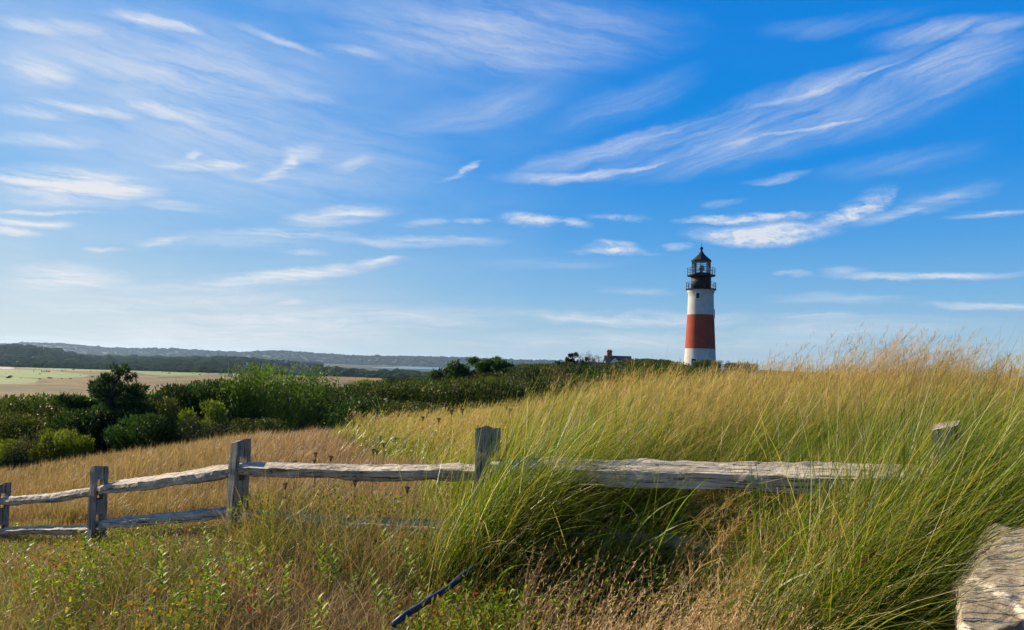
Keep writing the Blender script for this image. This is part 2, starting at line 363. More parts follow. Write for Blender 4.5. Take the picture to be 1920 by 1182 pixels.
# ------------------------------------------------------------------ ground sheet
def gcol(mat_rough=.95): pass
def make_ground():
    m, t, p, out = new_mat('ground_soil_and_heath')
    at_ = t.node('ShaderNodeAttribute'); at_.attribute_name = 'Col'
    pos = t.node('ShaderNodeNewGeometry').outputs['Position']
    n1 = t.noise(pos, .35, 6, .65); n2 = t.noise(pos, 14., 5, .7); n3 = t.noise(pos, .03, 5, .6)
    c = t.mix(1., at_.outputs['Color'], t.ramp(n1, [(.3, (.72, .74, .7)), (.7, (1.25, 1.2, 1.15))]), 'MULTIPLY')
    c = t.mix(1., c, t.ramp(n2, [(.3, (.6, .6, .6)), (.7, (1.3, 1.25, 1.15))]), 'MULTIPLY')
    c = t.mix(1., c, t.ramp(n3, [(.35, (.8, .82, .8)), (.65, (1.15, 1.12, 1.1))]), 'MULTIPLY')
    sp = t.noise(t.vm('MULTIPLY', pos, (.055, .03, .03)), 1., 6, .72); far = t.m('MULTIPLY', t.mapr(t.vm('LENGTH', pos), 120., 240.), t.mapr(t.vm('LENGTH', pos), 760., 700.))
    c = t.mix(t.m('MULTIPLY', far, t.mapr(sp, .50, .58, 0, .8)), c, (.055, .055, .02, 1)); c = t.mix(t.m('MULTIPLY', far, t.mapr(t.noise(pos, .012, 4, .6), .5, .65, 0, .5)), c, (.23, .155, .035, 1))
    t.l.new(c, p.inputs['Base Color']); p.inputs['Roughness'].default_value = .95; p.inputs['Specular IOR Level'].default_value = .15
    b = t.node('ShaderNodeBump'); b.inputs['Strength'].default_value = .7; b.inputs['Distance'].default_value = .05
    t.l.new(n2, b.inputs['Height']); t.l.new(b.outputs[0], p.inputs['Normal'])
    mf = pmat('fairway_turf', (.125, .18, .025), .9, .2, .12, .05); ms = pmat('bunker_sand', (.40, .34, .25), .95, .1, .08, .3)
    fine = np.linspace(RAD(-42), RAD(40), 620)
    step = RAD(4); left = np.arange(fine[0]-step, -math.pi+RAD(.1), -step)[::-1]; right = np.arange(fine[-1]+step, math.pi-RAD(.1), step)
    A = np.r_[left, fine, right]; na = len(A)
    R = np.r_[np.geomspace(.7, 60, 150), np.geomspace(62, 250, 60), np.geomspace(253, 760, 230), np.geomspace(770, 6500, 150), [9000., 14000., 22000.]]
    nr = len(R)
    AA, RR = np.meshgrid(A, R); X = RR*np.sin(AA); Y = RR*np.cos(AA)
    Z = Hf(X.ravel(), Y.ravel()).reshape(X.shape)
    V = np.stack([X, Y, Z], -1).reshape(-1, 3); V = np.vstack([V, [[0, 0, -1.6]]])
    i, j = np.meshgrid(np.arange(nr-1), np.arange(na), indexing='ij')
    jn = (j+1) % na
    Q = np.stack([i*na+j, i*na+jn, (i+1)*na+jn, (i+1)*na+j], -1).reshape(-1, 4)[:, ::-1]
    T = np.stack([np.full(na, len(V)-1), np.arange(na), (np.arange(na)+1) % na], -1)[:, ::-1]
    x, y, z = V.T; D = y
    az = np.arctan2(x, y)
    soil = np.array([.10, .075, .045]); heath = np.array([.165, .108, .024]); scrub = np.array([.055, .07, .03]); rough = np.array([.15, .125, .035])
    thatch = np.array([.17, .12, .06])
    w = lambda a, b: sstep(a, b, D)[:, None]
    c = soil+(thatch-soil)*w(5, 16); c = c+(scrub-c)*w(19, 30); c = c+(rough-c)*w(130, 200); c = c+(heath-c)*w(220, 275)
    nn = fbm(x/60, y/25, 21)[:, None]
    c = c*(1-.25*sstep(.1, .5, nn)*w(230, 300)); c = c+(rough*.9-c)*sstep(.15, .6, fbm(x/110, y/70, 31)[:, None])*w(300, 400)*.7
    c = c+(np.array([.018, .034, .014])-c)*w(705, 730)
    # dark lines drawn on the heath
    def gline(pts, wd):
        k = np.zeros(len(x))
        for (p0, q0), (p1, q1) in zip(pts, pts[1:]):
            a0, a1 = azpx(p0), azpx(p1); tt = np.clip((az-a0)/(a1-a0), 0, 1); inside = (az >= a0) & (az <= a1)
            yl = q0+(q1-q0)*tt; k = np.maximum(k, inside*(np.abs(D-yl) < wd))
        return k[:, None]
    c = c*(1-.75*gline([(600, 470), (640, 505), (790, 620)], 7)); c = c*(1-.45*gline([(-60, 262), (90, 268), (200, 275)], 3))
    c = c*(1-.8*gline([(298, 530), (335, 545), (374, 535)], 9)); c = c*(1-.5*gline([(240, 650), (420, 655)], 5)); c = c*(1-.35*gline([(235, 420), (330, 410), (430, 425)], 4))
    c = c*(1-.6*gline([(115, 640), (230, 640)], 16)); c = c*(1-.55*gline([(15, 470), (95, 500)], 11))
    # classes for separate turf / sand sheets: ellipses in (azimuth, distance)
    ctr = V[Q].mean(1); ca = np.arctan2(ctr[:, 0], ctr[:, 1]); cd = ctr[:, 1]
    cls = np.zeros(len(Q), int)
    def px2D(px, py, zz=-15.): d = ray(px, py); return zz/d.z*d.y
    nz = fbm(ctr[:, 0]/30, ctr[:, 1]/30, 41)*.25
    for (px, py, rx, ry, k) in ((40, 701, 100, 6.5, 1), (-50, 712, 95, 8, 1), (150, 693, 85, 4., 1), (225, 695, 40, 3, 1), (390, 697, 80, 4, 1), (320, 701, 60, 3.,1), (770,700,20,1.5,1),
                                (12, 691, 13, 2.4, 2), (395, 693.5, 9, 1.6, 2), (2, 688, 8, 1, 2), (130, 742, 40, 2, 1)):
        a0 = azpx(px); ra = rx/F*.95; d0 = px2D(px, py); d1 = px2D(px, py-ry) if ray(px, py-ry).z < -2 else 700; rd1 = min(d1, 715)-d0; rd0 = d0-px2D(px, py+ry)
        q = ((ca-a0)/ra)**2+np.where(cd > d0, (cd-d0)/max(rd1, 3), (cd-d0)/max(rd0, 3))**2
        cls[(q+nz < 1) & (cd > 200)] = k
    for k, nm, mt in ((0, 'ground', m), (1, 'fairway', mf), (2, 'bunker', ms)):
        f = Q[cls == k]; fs = [f] if k else [f, T]
        used = np.unique(np.concatenate([a.ravel() for a in fs])); remap = np.zeros(len(V), int); remap[used] = np.arange(len(used))
        o = np_mesh(nm, V[used], [remap[a] for a in fs], mt, col=c[used] if k == 0 else None, smooth=True)
        tag(o, kind='structure')
    # pond
    mw, t, p, out = new_mat('pond_water')
    p.inputs['Base Color'].default_value = (.03, .07, .12, 1); p.inputs['Roughness'].default_value = .12
    b = t.node('ShaderNodeBump'); b.inputs['Strength'].default_value = .5; b.inputs['Distance'].default_value = 1.
    t.l.new(t.noise(t.node('ShaderNodeNewGeometry').outputs['Position'], .4, 4, .6), b.inputs['Height']); t.l.new(b.outputs[0], p.inputs['Normal'])
    pts = []
    for k in range(64):
        a = 2*math.pi*k/64; r = 1+.18*math.sin(3*a+1)+.1*math.sin(5*a)
        pts.append((-265+180*r*math.cos(a), 2880+700*r*math.sin(a), -16.9))
    bm = bmesh.new(); bm.faces.new([bm.verts.new(p) for p in pts])
    tag(bm_obj('pond', bm, mw), kind='structure')
make_ground()
# ------------------------------------------------------------------ distant woodland (a mass nobody could count)
def ico(sub):
    bm = bmesh.new(); bmesh.ops.create_icosphere(bm, subdivisions=sub, radius=1.)
    v = np.array([tuple(q.co) for q in bm.verts]); f = np.array([[q.index for q in g.verts] for g in bm.faces]); bm.free(); return v, f
def woodland():
    v0, f0 = ico(2); nv = len(v0); VV = []; FF = []; CC = []; off = 0
    def scatter(n, D0, D1, pa, pb, r0, r1, hz):
        nonlocal off
        a = rng.uniform(azpx(pa), azpx(pb), n); D = np.sqrt(rng.uniform(D0**2, D1**2, n))
        x = D*np.tan(a); y = D
        inpond = (((x+265)/300)**2+((y-2880)/800)**2) < 1
        gap = (fbm(x/70, y/110, 55) < -.38)*(D < 1200)
        # keep the mid basin low so the pond shows
        low = (a > azpx(600)) & (a < azpx(980)) & (D > 1250) & (D < 3620)
        keep = ~inpond & ~gap.astype(bool) & ~low & ~((D < 748) & (a > azpx(446)) & (a < azpx(604)))
        x = x[keep]; y = y[keep]; D = D[keep]; n = len(x)
        r = rng.uniform(r0, r1, n)*np.clip(.82*np.exp(rng.normal(0, .2, n))*(1+.3*fbm(x/60, y/60, 77)), .4, 1.25); z = Hf(x, y)
        P = v0[None]*np.stack([r, r, r*hz*rng.uniform(.7, 1.25, n)], -1)[:, None]
        P = P*(1+.13*rng.standard_normal((n, nv, 1)))
        P += np.stack([x, y, z+r*hz*.25], -1)[:, None]
        k = fbm(x/45, y/80, 88)[:, None, None]; j = rng.uniform(-1, 1, (n, 1, 1)); q = rng.uniform(-1, 1, (n, nv, 1))
        base = np.array([.011, .030, .013])*(1+.6*k+.16*j+.2*q)+np.array([.014, .012, .002])*np.clip(j, 0, 1)
        VV.append(P.reshape(-1, 3)); CC.append(np.broadcast_to(base, P.shape).reshape(-1, 3))
        FF.append((f0[None]+(np.arange(n)*nv)[:, None, None]).reshape(-1, 3)+off); off += n*nv
    scatter(5200, 715, 1050, -260, 1120, 3.2, 6.0, .62)
    scatter(6000, 1050, 1700, -300, 1150, 5., 9, .62)
    scatter(2600, 1700, 2600, -300, 700, 9, 14, .55)
    scatter(2400, 2600, 3700, -350, 700, 11, 17, .5)
    scatter(5200, 3680, 4500, -350, 1250, 9, 16, .55)
    scatter(260, 150, 690, 800, 1200, 2., 4., .6); scatter(110, 250, 700, -300, 800, .4, 1.3, .5)
    o = np_mesh('woodland', np.vstack(VV), [np.vstack(FF)], M_FAR, col=np.vstack(CC), smooth=True)
    tag(o, 'dark green wooded hills rolling to the horizon beyond the golf course', 'woodland', kind='stuff')
woodland()
# ------------------------------------------------------------------ lighthouse
def limewash(name, c, stain, k):
    m, t, p, out = new_mat(name); tc = t.node('ShaderNodeTexCoord').outputs['Object']
    s = t.noise(t.vm('MULTIPLY', tc, (2.2, 2.2, .16)), 1., 6, .7); b = t.noise(tc, .8, 6, .7); f = t.noise(tc, 7., 5, .7)
    q = t.mix(1., (*c, 1), t.ramp(b, [(.3, (.82, .82, .80)), (.7, (1.12, 1.12, 1.12))]), 'MULTIPLY'); q = t.mix(1., q, t.ramp(f, [(.3, (.88, .88, .88)), (.7, (1.08, 1.08, 1.08))]), 'MULTIPLY')
    q = t.mix(t.mapr(s, .52, .72, 0, k), q, (*stain, 1)); t.l.new(q, p.inputs['Base Color']); p.inputs['Roughness'].default_value = .88; p.inputs['Specular IOR Level'].default_value = .2
    n = t.node('ShaderNodeBump'); n.inputs['Strength'].default_value = .6; n.inputs['Distance'].default_value = .06; t.l.new(t.m('ADD', b, t.m('MULTIPLY', f, .5)), n.inputs['Height']); t.l.new(n.outputs[0], p.inputs['Normal']); return m
M_WHITE = limewash('white_limewash', (.47, .46, .42), (.34, .29, .22), .45)
M_RED = limewash('red_limewash', (.31, .055, .026), (.19, .036, .022), .5)
M_BLACK = pmat('black_iron_paint', (.008, .009, .014), .7, .25, .2, 2)
M_DARKGLASS = pmat('dark_window_glass', (.012, .014, .02), .35, .2, .1, 2)
M_TRIM = pmat('white_trim_paint', (.66, .66, .63), .6, .3, .04, 2)
def glass_mat():
    m, t, p, out = new_mat('lantern_glass')
    tr = t.node('ShaderNodeBsdfTransparent'); tr.inputs[0].default_value = (.86, .93, .97, 1)
    gl = t.node('ShaderNodeBsdfGlossy'); gl.inputs['Roughness'].default_value = .03
    fr = t.node('ShaderNodeFresnel'); fr.inputs[0].default_value = 1.5
    mx = t.node('ShaderNodeMixShader'); t.l.new(fr.outputs[0], mx.inputs[0]); t.l.new(tr.outputs[0], mx.inputs[1]); t.l.new(gl.outputs[0], mx.inputs[2])
    t.l.new(mx.outputs[0], out.inputs[0]); return m
M_GLASS = glass_mat()
def lighthouse():
    D = 142.; b = at(1312.4, 682, D); zb = b.z
    X, Y = b.x, b.y
    zz = lambda py: at(1313.5, py, D).z-zb
    px = (at(1313, 600, D)-at(1312, 600, D)).length
    root = empty('lighthouse', (X, Y, zb)); tag(root, 'tall white lighthouse with a broad red band and black iron lantern room', 'lighthouse')
    r0, r1, r2, rt = 29.2*px, 27.8*px, 24.6*px, 23.6*px
    za, zr, zt, zc = zz(654.5), zz(591), zz(551), zz(544.5)
    def part(name, prof, mat, n=64, smooth=True, parent=root, cap=True, rot0=0.):
        bm = bmesh.new(); lathe(bm, prof, n, cap, rot0); return bm_obj(name, bm, mat, parent, smooth)
    part('lower_wall', [(r0*1.02, -2.5), (r0, 0), (r1, za)], M_WHITE, cap=False)
    part('red_band', [(r1+.004, za), (r2+.004, zr)], M_RED, cap=False)
    part('upper_wall', [(r2, zr), (rt, zt-1.), (rt*1.0, zt), (rt*1.045, zt+.12), (rt*1.05, zt+.3), (25.4*px, zc-.12), (25.6*px, zc)], M_WHITE, cap=False)
    deck = part('gallery_deck', [(25*px, zc), (28*px, zc+.02), (28.2*px, zc+.2), (18*px, zc+.22)], M_BLACK, 48, False)
    zd = zc+.22; z2 = zz(519.5)
    part('watch_room', [(18.6*px, zd), (18.4*px, z2)], M_BLACK, 48)
    part('lantern_deck', [(18.4*px, z2), (26.0*px, z2+.12), (26.2*px, z2+.3), (17*px, z2+.31)], M_BLACK, 48, False)
    z3 = z2+.31; ze = zz(490.5)
    part('lantern_sill', [(17.6*px, z3), (17.6*px, z3+.35)], M_BLACK, 10, False)
    g = part('lantern_glazing', [(17.1*px, z3+.35), (17.1*px, ze)], M_GLASS, 10, False, cap=False)
    bm = bmesh.new()
    for k in range(10):
        a = 2*math.pi*k/10; c, s = math.cos(a)*17.3*px, math.sin(a)*17.3*px
        tube(bm, (c, s, z3+.3), (c, s, ze), .055, n=6)
        for f in (.33, .66):
            z = z3+.35+(ze-z3-.35)*f; a2 = 2*math.pi*(k+1)/10
            tube(bm, (c, s, z), (math.cos(a2)*17.3*px, math.sin(a2)*17.3*px, z), .028, n=4)
        am = a+math.pi/10; rr = 17.3*px*math.cos(math.pi/10)
        tube(bm, (rr*math.cos(am), rr*math.sin(am), z3+.3), (rr*math.cos(am), rr*math.sin(am), ze), .022, n=4)
    bm_obj('lantern_frame', bm, M_BLACK, g)
    lens = part('lamp_beacon', [(.3, z3+.3), (.32, z3+.9), (.55, z3+1.), (.6, z3+1.4), (.5, z3+1.75), (.15, z3+1.85)], pmat('beacon_lens', (.35, .42, .46), .1, .8, .1, 3), 20)
    roof = part('lantern_roof', [(19.*px, ze-.02), (19.4*px, ze+.12), (13.5*px, ze+.62), (7.*px, ze+1.2), (3.6*px, ze+1.7), (2.*px, ze+2.)], M_BLACK, 10, False)
    zr_ = ze+1.95
    part('vent_ball', [(.14, zr_-.1), (.2, zr_+.1), (.13, zr_+.2)]+[(.31*math.sin(t), zr_+.48-.31*math.cos(t)) for t in np.linspace(.45, math.pi-.05, 9)], M_BLACK, 20, parent=roof)
    bm = bmesh.new(); tube(bm, (0, 0, zr_+.7), (0, 0, zr_+1.75), .04, .02, 6); bm_obj('lightning_rod', bm, M_BLACK, roof)
    def railing(R, z, n, h, par):
        bm = bmesh.new(); q = 48
        for lv in (h, h*.52):
            for k in range(q):
                a, b_ = 2*math.pi*k/q, 2*math.pi*(k+1)/q
                tube(bm, (R*math.cos(a), R*math.sin(a), z+lv), (R*math.cos(b_), R*math.sin(b_), z+lv), .035, n=5)
        for k in range(n):
            a = 2*math.pi*k/n; tube(bm, (R*math.cos(a), R*math.sin(a), z), (R*math.cos(a), R*math.sin(a), z+h+.03), .045, n=5)
        bm_obj('railing', bm, M_BLACK, par)
    railing(27.2*px, zd, 16, 1.12, root); railing(25.6*px, z3, 14, 1.25, root)
    # windows: facing the camera, on the right-hand flank and a low one at the base
    def window(ang, z, w, h, R, name='window', m=M_DARKGLASS):
        f = bpy.data.objects.new(name, None); link(f, root); f.rotation_euler = (0, 0, ang); f.location = (0, 0, z)
        bm = bmesh.new()
        box(bm, R-.5, R+.06, -w/2-.12, w/2+.12, -h/2-.12, -h/2); box(bm, R-.5, R+.06, -w/2-.12, w/2+.12, h/2, h/2+.12)
        box(bm, R-.5, R+.06, -w/2-.12, -w/2, -h/2, h/2); box(bm, R-.5, R+.06, w/2, w/2+.12, -h/2, h/2)
        bm_obj('window_frame', bm, M_TRIM, f)
        bm = bmesh.new(); box(bm, R-.5, R+.02, -w/2, w/2, -h/2, h/2); bm_obj('pane', bm, m, f)
        bm = bmesh.new(); box(bm, R-.4, R+.04, -.03, .03, -h/2, h/2); box(bm, R-.4, R+.035, -w/2, w/2, -.03, .03); bm_obj('glazing_bar', bm, M_BLACK, f)
    face = math.atan2(-Y, -X)
    window(face-.22, zz(556.5), .62, 1.0, 23.9*px)
    window(face+1.42, zz(589), .7, 1.5, 24.9*px)
    window(face-.38, zz(680.5), .8, 1.3, 28.7*px)
lighthouse()
# ------------------------------------------------------------------ far buildings
M_ROOF = pmat('dark_slate_roof', (.045, .045, .06), .8, .3, .2, 1.5)
M_SHINGLE = pmat('grey_shingle_wall', (.22, .22, .21), .9, .2, .15, 2)
M_BRICK = pmat('chimney_brick', (.23, .10, .06), .9, .2, .2, 2.5)
def gable(bm, x0, x1, y0, y1, z0, zr, axis='x', ov=.25, th=.14):
    "a roof sheet pair over the box; axis = ridge direction"
    if axis == 'x':
        c = (y0+y1)/2; prism(bm, [(y0-ov, z0-ov*.6), (c, zr), (y1+ov, z0-ov*.6), (y1+ov, z0-ov*.6+th*1.3), (c, zr+th*1.3), (y0-ov, z0-ov*.6+th*1.3)], 'x', x0-ov, x1+ov)
    else:
        c = (x0+x1)/2; prism(bm, [(x0-ov, z0-ov*.6), (c, zr), (x1+ov, z0-ov*.6), (x1+ov, z0-ov*.6+th*1.3), (c, zr+th*1.3), (x0-ov, z0-ov*.6+th*1.3)], 'y', y0-ov, y1+ov)
def hwall(bm, x0, x1, y0, y1, z0, z1, zr, axis='x'):
    if axis == 'x':
        c = (y0+y1)/2; prism(bm, [(y0, z0), (y1, z0), (y1, z1), (c, zr-.05), (y0, z1)], 'x', x0, x1)
    else:
        c = (x0+x1)/2; prism(bm, [(x0, z0), (x1, z0), (x1, z1), (c, zr-.05), (x0, z1)], 'y', y0, y1)
def hwin(par, x, y, z, w, h):
    bm = bmesh.new(); box(bm, x-w/2-.12, x+w/2+.12, y-.09, y, z-h/2-.12, z+h/2+.12); f = bm_obj('window', bm, M_TRIM, par)
    bm = bmesh.new(); box(bm, x-w/2, x+w/2, y-.11, y-.02, z-h/2, z+h/2); bm_obj('pane', bm, M_DARKGLASS, f)
def rake(bm, xc, hw, y, z0, zr, t=.22):
    "white barge boards on a gable end facing -y"
    for s in (-1, 1):
        prism(bm, [(xc, zr), (xc, zr+t*1.6), (xc+s*(hw+t), z0-t*.3+.2), (xc+s*(hw+t), z0-t*.3-.1)][::s], 'y', y-.12, y)
def house_chimney():
    D = 165.; L = at(1139, 672, D); Rr = at(1186, 668, D); rz = at(1160, 668.5, D).z; g = Hs(L.x, D)
    root = empty('shingle_house', (L.x, D, g)); tag(root, 'dark roofed house with a brick chimney peeping over the shrubs beside the lighthouse', 'house')
    w = Rr.x-L.x; zr = rz-g; ze = zr-2.4
    bm = bmesh.new(); hwall(bm, 0, w, 0, 7, -1, ze, zr); bm_obj('wall', bm, M_SHINGLE, root)
    bm = bmesh.new(); gable(bm, 0, w, 0, 7, ze, zr); rf = bm_obj('roof', bm, M_ROOF, root)
    bm = bmesh.new(); box(bm, .3, 1.35, 2.9, 3.9, zr-2, zr+1.0); box(bm, .2, 1.45, 2.8, 4.0, zr+1., zr+1.18)
    box(bm, .42, .78, 3.1, 3.7, zr+1.18, zr+1.45); box(bm, .9, 1.25, 3.1, 3.7, zr+1.18, zr+1.45); bm_obj('chimney', bm, M_BRICK, rf)
    for xc, hw, top in ((at(1156, 668, D).x-L.x, .95, zr-.55), (at(1167, 668, D).x-L.x, .6, zr-.8)):
        bm = bmesh.new(); hwall(bm, xc-hw, xc+hw, .2, 3.2, ze-.2, top-hw*.9, top, 'y'); d = bm_obj('dormer', bm, M_TRIM, root)
        bm = bmesh.new(); gable(bm, xc-hw, xc+hw, .3, 3.4, top-hw*.9, top, 'y', .15, .1); bm_obj('dormer_roof', bm, M_ROOF, d)
        hwin(d, xc, .19, top-hw*1.1, hw*.7, .6)
    for k in range(5): hwin(root, 1.+k*1.1, -.01, ze-1.2, .6, 1.1)
house_chimney()
def house_far(px0, px1, py_r, chim, gables, label, D=750.):
    a = at(px0, py_r, D); b = at(px1, py_r, D); g = Hs((a.x+b.x)/2, D)
    root = empty('country_house', (a.x, D, g)); tag(root, label, 'house')
    w = b.x-a.x; zr = a.z-g; ze = zr-3.2
    bm = bmesh.new(); hwall(bm, 0, w, 0, 9, -2, ze, zr); bm_obj('wall', bm, M_SHINGLE, root)
    bm = bmesh.new(); gable(bm, 0, w, 0, 9, ze, zr, 'x', .5, .3); rf = bm_obj('roof', bm, M_ROOF, root)
    cx = at(chim, py_r, D).x-a.x; bm = bmesh.new(); box(bm, cx-1.1, cx+1.1, 3.5, 5.5, zr-1.5, zr+3.); box(bm, cx-1.3, cx+1.3, 3.3, 5.7, zr+3., zr+3.4); bm_obj('chimney', bm, M_TRIM, rf)
    for gx, hw, gp in gables:
        xc = at(gx, py_r, D).x-a.x; zt = at(gx, gp, D).z-g; z1 = zt-hw*.75
        bm = bmesh.new(); hwall(bm, xc-hw, xc+hw, -3, 4, -2, z1, zt, 'y'); q = bm_obj('gable_wing', bm, M_SHINGLE, root)
        bm = bmesh.new(); gable(bm, xc-hw, xc+hw, -3, 4, z1, zt, 'y', .4, .25); bm_obj('wing_roof', bm, M_ROOF, q)
        bm = bmesh.new(); rake(bm, xc, hw, -3.42, z1, zt, .45); bm_obj('barge_board', bm, M_TRIM, q)
        hwin(q, xc-hw*.4, -3.01, z1-.8, 1., 1.6); hwin(q, xc+hw*.4, -3.01, z1-.8, 1., 1.6); hwin(q, xc, -3.01, z1+hw*.15, 1., 1.2)
    for k in range(int(w/4)): hwin(root, 2+k*4., -.01, ze-1.3, 1.3, 1.7)
house_far(527, 592, 681, 533.5, ((521, 3.6, 677.5), (558, 4.6, 683), (573, 4.9, 683.5), (590, 2.4, 686.5)), 'long grey shingled house with white gables and a white chimney in the far trees')
house_far(452, 468, 686, 461, ((461, 3.2, 686),), 'small grey house with a white chimney left of the long gabled house', 745.)
# ------------------------------------------------------------------ masts
def mast(px, py0, py1, D, r, name, label, cat):
    a = at(px, py0, D); b = at(px, py1, D); root = empty(name, (a.x, a.y, Hs(a.x, a.y))); tag(root, label, cat)
    bm = bmesh.new(); tube(bm, (0, 0, 0), (0, 0, b.z-root.location.z), r, r*.5, 6); bm_obj('pole', bm, M_TRIM, root)
    bm = bmesh.new(); h = b.z-root.location.z; tube(bm, (-1.2, 0, h*.93), (1.2, 0, h*.93), .12, n=4); tube(bm, (-.8, 0, h*.88), (.8, 0, h*.88), .12, n=4); bm_obj('crossarm', bm, M_TRIM, root)
mast(80.5, 668, 653, 1350., .3, 'radio_mast', 'thin pale mast rising out of the woods behind the golf green', 'mast')
# ------------------------------------------------------------------ golfers and carts
def skin_person(name, loc, rz, joints, edges, rad, mats, label):
    me = bpy.data.meshes.new(name); me.from_pydata(joints, edges, []); o = bpy.data.objects.new(name, me); link(o)
    o.location = loc; o.rotation_euler = (0, 0, rz)
    o.modifiers.new('s', 'SKIN'); 
    for v, r in zip(me.skin_vertices[0].data, rad): v.radius = (r, r*.9)
    me.skin_vertices[0].data[0].use_root = True
    ss = o.modifiers.new('u', 'SUBSURF'); ss.levels = 2; ss.render_levels = 2
    dg = bpy.context.evaluated_depsgraph_get(); m2 = bpy.data.meshes.new_from_object(o.evaluated_get(dg)); o.modifiers.clear(); o.data = m2
    for m in mats: m2.materials.append(m)
    co = np.array([p.center for p in m2.polygons]); mi = np.where(co[:, 2] > 1.46, 2, np.where(co[:, 2] > .92, 0, 1)); m2.polygons.foreach_set('material_index', mi.astype(np.int32))
    m2.polygons.foreach_set('use_smooth', [True]*len(m2.polygons)); tag(o, label, 'person'); return o
M_SHIRT = pmat('navy_shirt', (.03, .035, .07), .9, .2); M_SHIRT2 = pmat('dark_green_shirt', (.03, .06, .045), .9, .2)
M_PANTS = pmat('dark_trousers', (.03, .03, .035), .9, .2); M_SKIN = pmat('skin', (.42, .25, .17), .6, .3); M_CAP = pmat('white_cap', (.7, .7, .7), .8, .2)
def golfer(px, py, mats, label, rz, swing):
    h_ = hit(px, py, 0, 380, 714) or (0, 560, 0); p = at(px, py, h_[1]); z = Hs(p.x, p.y)
    J = [(0,0,.96),(0,.06,1.2),(0,.14,1.42),(0,.2,1.52),(0,.26,1.66), (.1,0,.9),(.16,.02,.5),(.2,0,.07),(.21,.14,.03),(-.1,0,.9),(-.16,.02,.5),(-.2,0,.07),(-.21,.14,.03)]
    if swing: J += [(.2,.14,1.4),(.34,.3,1.36),(.42,.3,1.62),(-.2,.14,1.4),(.02,.42,1.34),(.38,.36,1.6)]
    else: J += [(.2,.14,1.4),(.2,.3,1.16),(.04,.46,.98),(-.2,.14,1.4),(-.2,.3,1.16),(-.03,.46,.96)]
    E = [(0,1),(1,2),(2,3),(3,4),(0,5),(5,6),(6,7),(7,8),(0,9),(9,10),(10,11),(11,12),(2,13),(13,14),(14,15),(2,16),(16,17),(17,18)]
    R = [.15,.15,.16,.065,.105,.1,.07,.05,.045,.1,.07,.05,.045,.07,.05,.04,.07,.05,.04]
    o = skin_person('person', (p.x, p.y, z+.0), rz, J, E, R, mats, label)
    bm = bmesh.new(); bmesh.ops.create_uvsphere(bm, u_segments=12, v_segments=8, radius=.115, matrix=Matrix.Translation((0, .26, 1.74))@Matrix.Diagonal((.9, 1, .62, 1))); box(bm, -.07, .07, .34, .46, 1.71, 1.725); bm_obj('cap', bm, M_CAP, o)
    root = empty('golf_club', (p.x, p.y, z), rz); tag(root, 'golf club swung up by the golfer right of the carts' if swing else 'golf club held low by the golfer left of the carts', 'golf club')
    a, b = ((.4,.33,1.6), (-.1,-.1,2.25)) if swing else ((0,.46,.97), (.12,.85,.04))
    bm = bmesh.new(); tube(bm, a, b, .012, n=5); bm_obj('shaft', bm, M_BLACK, root)
    bm = bmesh.new(); bb = Vector(b); box(bm, bb.x-.05, bb.x+.05, bb.y-.03, bb.y+.03, bb.z-.03, bb.z+.03); bm_obj('club_head', bm, M_TRIM, root)
golfer(63, 697.5, [M_SHIRT, M_PANTS, M_SKIN], 'golfer in dark clothes bending over on the green left of the carts', .6, False)
golfer(170, 699, [M_SHIRT2, M_PANTS, M_SKIN], 'golfer in dark clothes with a raised club right of the carts', -2.2, True)
def cart(px, py, rz, body, label):
    h_ = hit(px, py, 0, 380, 714) or (0, 540, 0); p = at(px, py, h_[1]); z = Hs(p.x, p.y); root = empty('golf_cart', (p.x, p.y, z), rz); tag(root, label, 'golf cart')
    bm = bmesh.new(); box(bm, -1.15, 1.15, -.55, .55, .28, .42); prism(bm, [(.55, .42), (1.2, .42), (1.15, .75), (.85, .88), (.6, .85)], 'y', -.52, .52); box(bm, -1.15, -.25, -.52, .52, .42, .7); bm_obj('body', bm, body, root)
    bm = bmesh.new(); box(bm, -.75, -.2, -.48, .48, .7, .82); box(bm, -.85, -.72, -.48, .48, .78, 1.2); bm_obj('seat', bm, M_TRIM, root)
    bm = bmesh.new(); prism(bm, [(-1.05, 1.82), (-.9, 1.92), (.85, 1.92), (1., 1.82)], 'y', -.6, .6); bm_obj('canopy', bm, body, root)
    for x, y in ((.62, .5), (.62, -.5), (-.85, .5), (-.85, -.5)):
        bm = bmesh.new(); tube(bm, (x+(.25 if x > 0 else 0), y, .45), (x, y, 1.83), .03, n=5); bm_obj('canopy_post', bm, M_BLACK, root)
        bm = bmesh.new(); tube(bm, (x*1.15, y-.09, .23), (x*1.15, y+.09, .23), .23, n=16); bm_obj('wheel', bm, M_BLACK, root)
    bm = bmesh.new(); tube(bm, (-1.15, 0, .5), (-1.3, .0, 1.25), .16, .2, 8); bm_obj('golf_bag', bm, M_SHIRT, root)
cart(81, 698, .3, M_TRIM, 'white golf cart parked on the green, the left of the two carts')
cart(90, 698, .15, pmat('dark_green_cart_paint', (.03, .07, .06), .4, .4), 'dark green golf cart parked on the green, the right of the two carts')
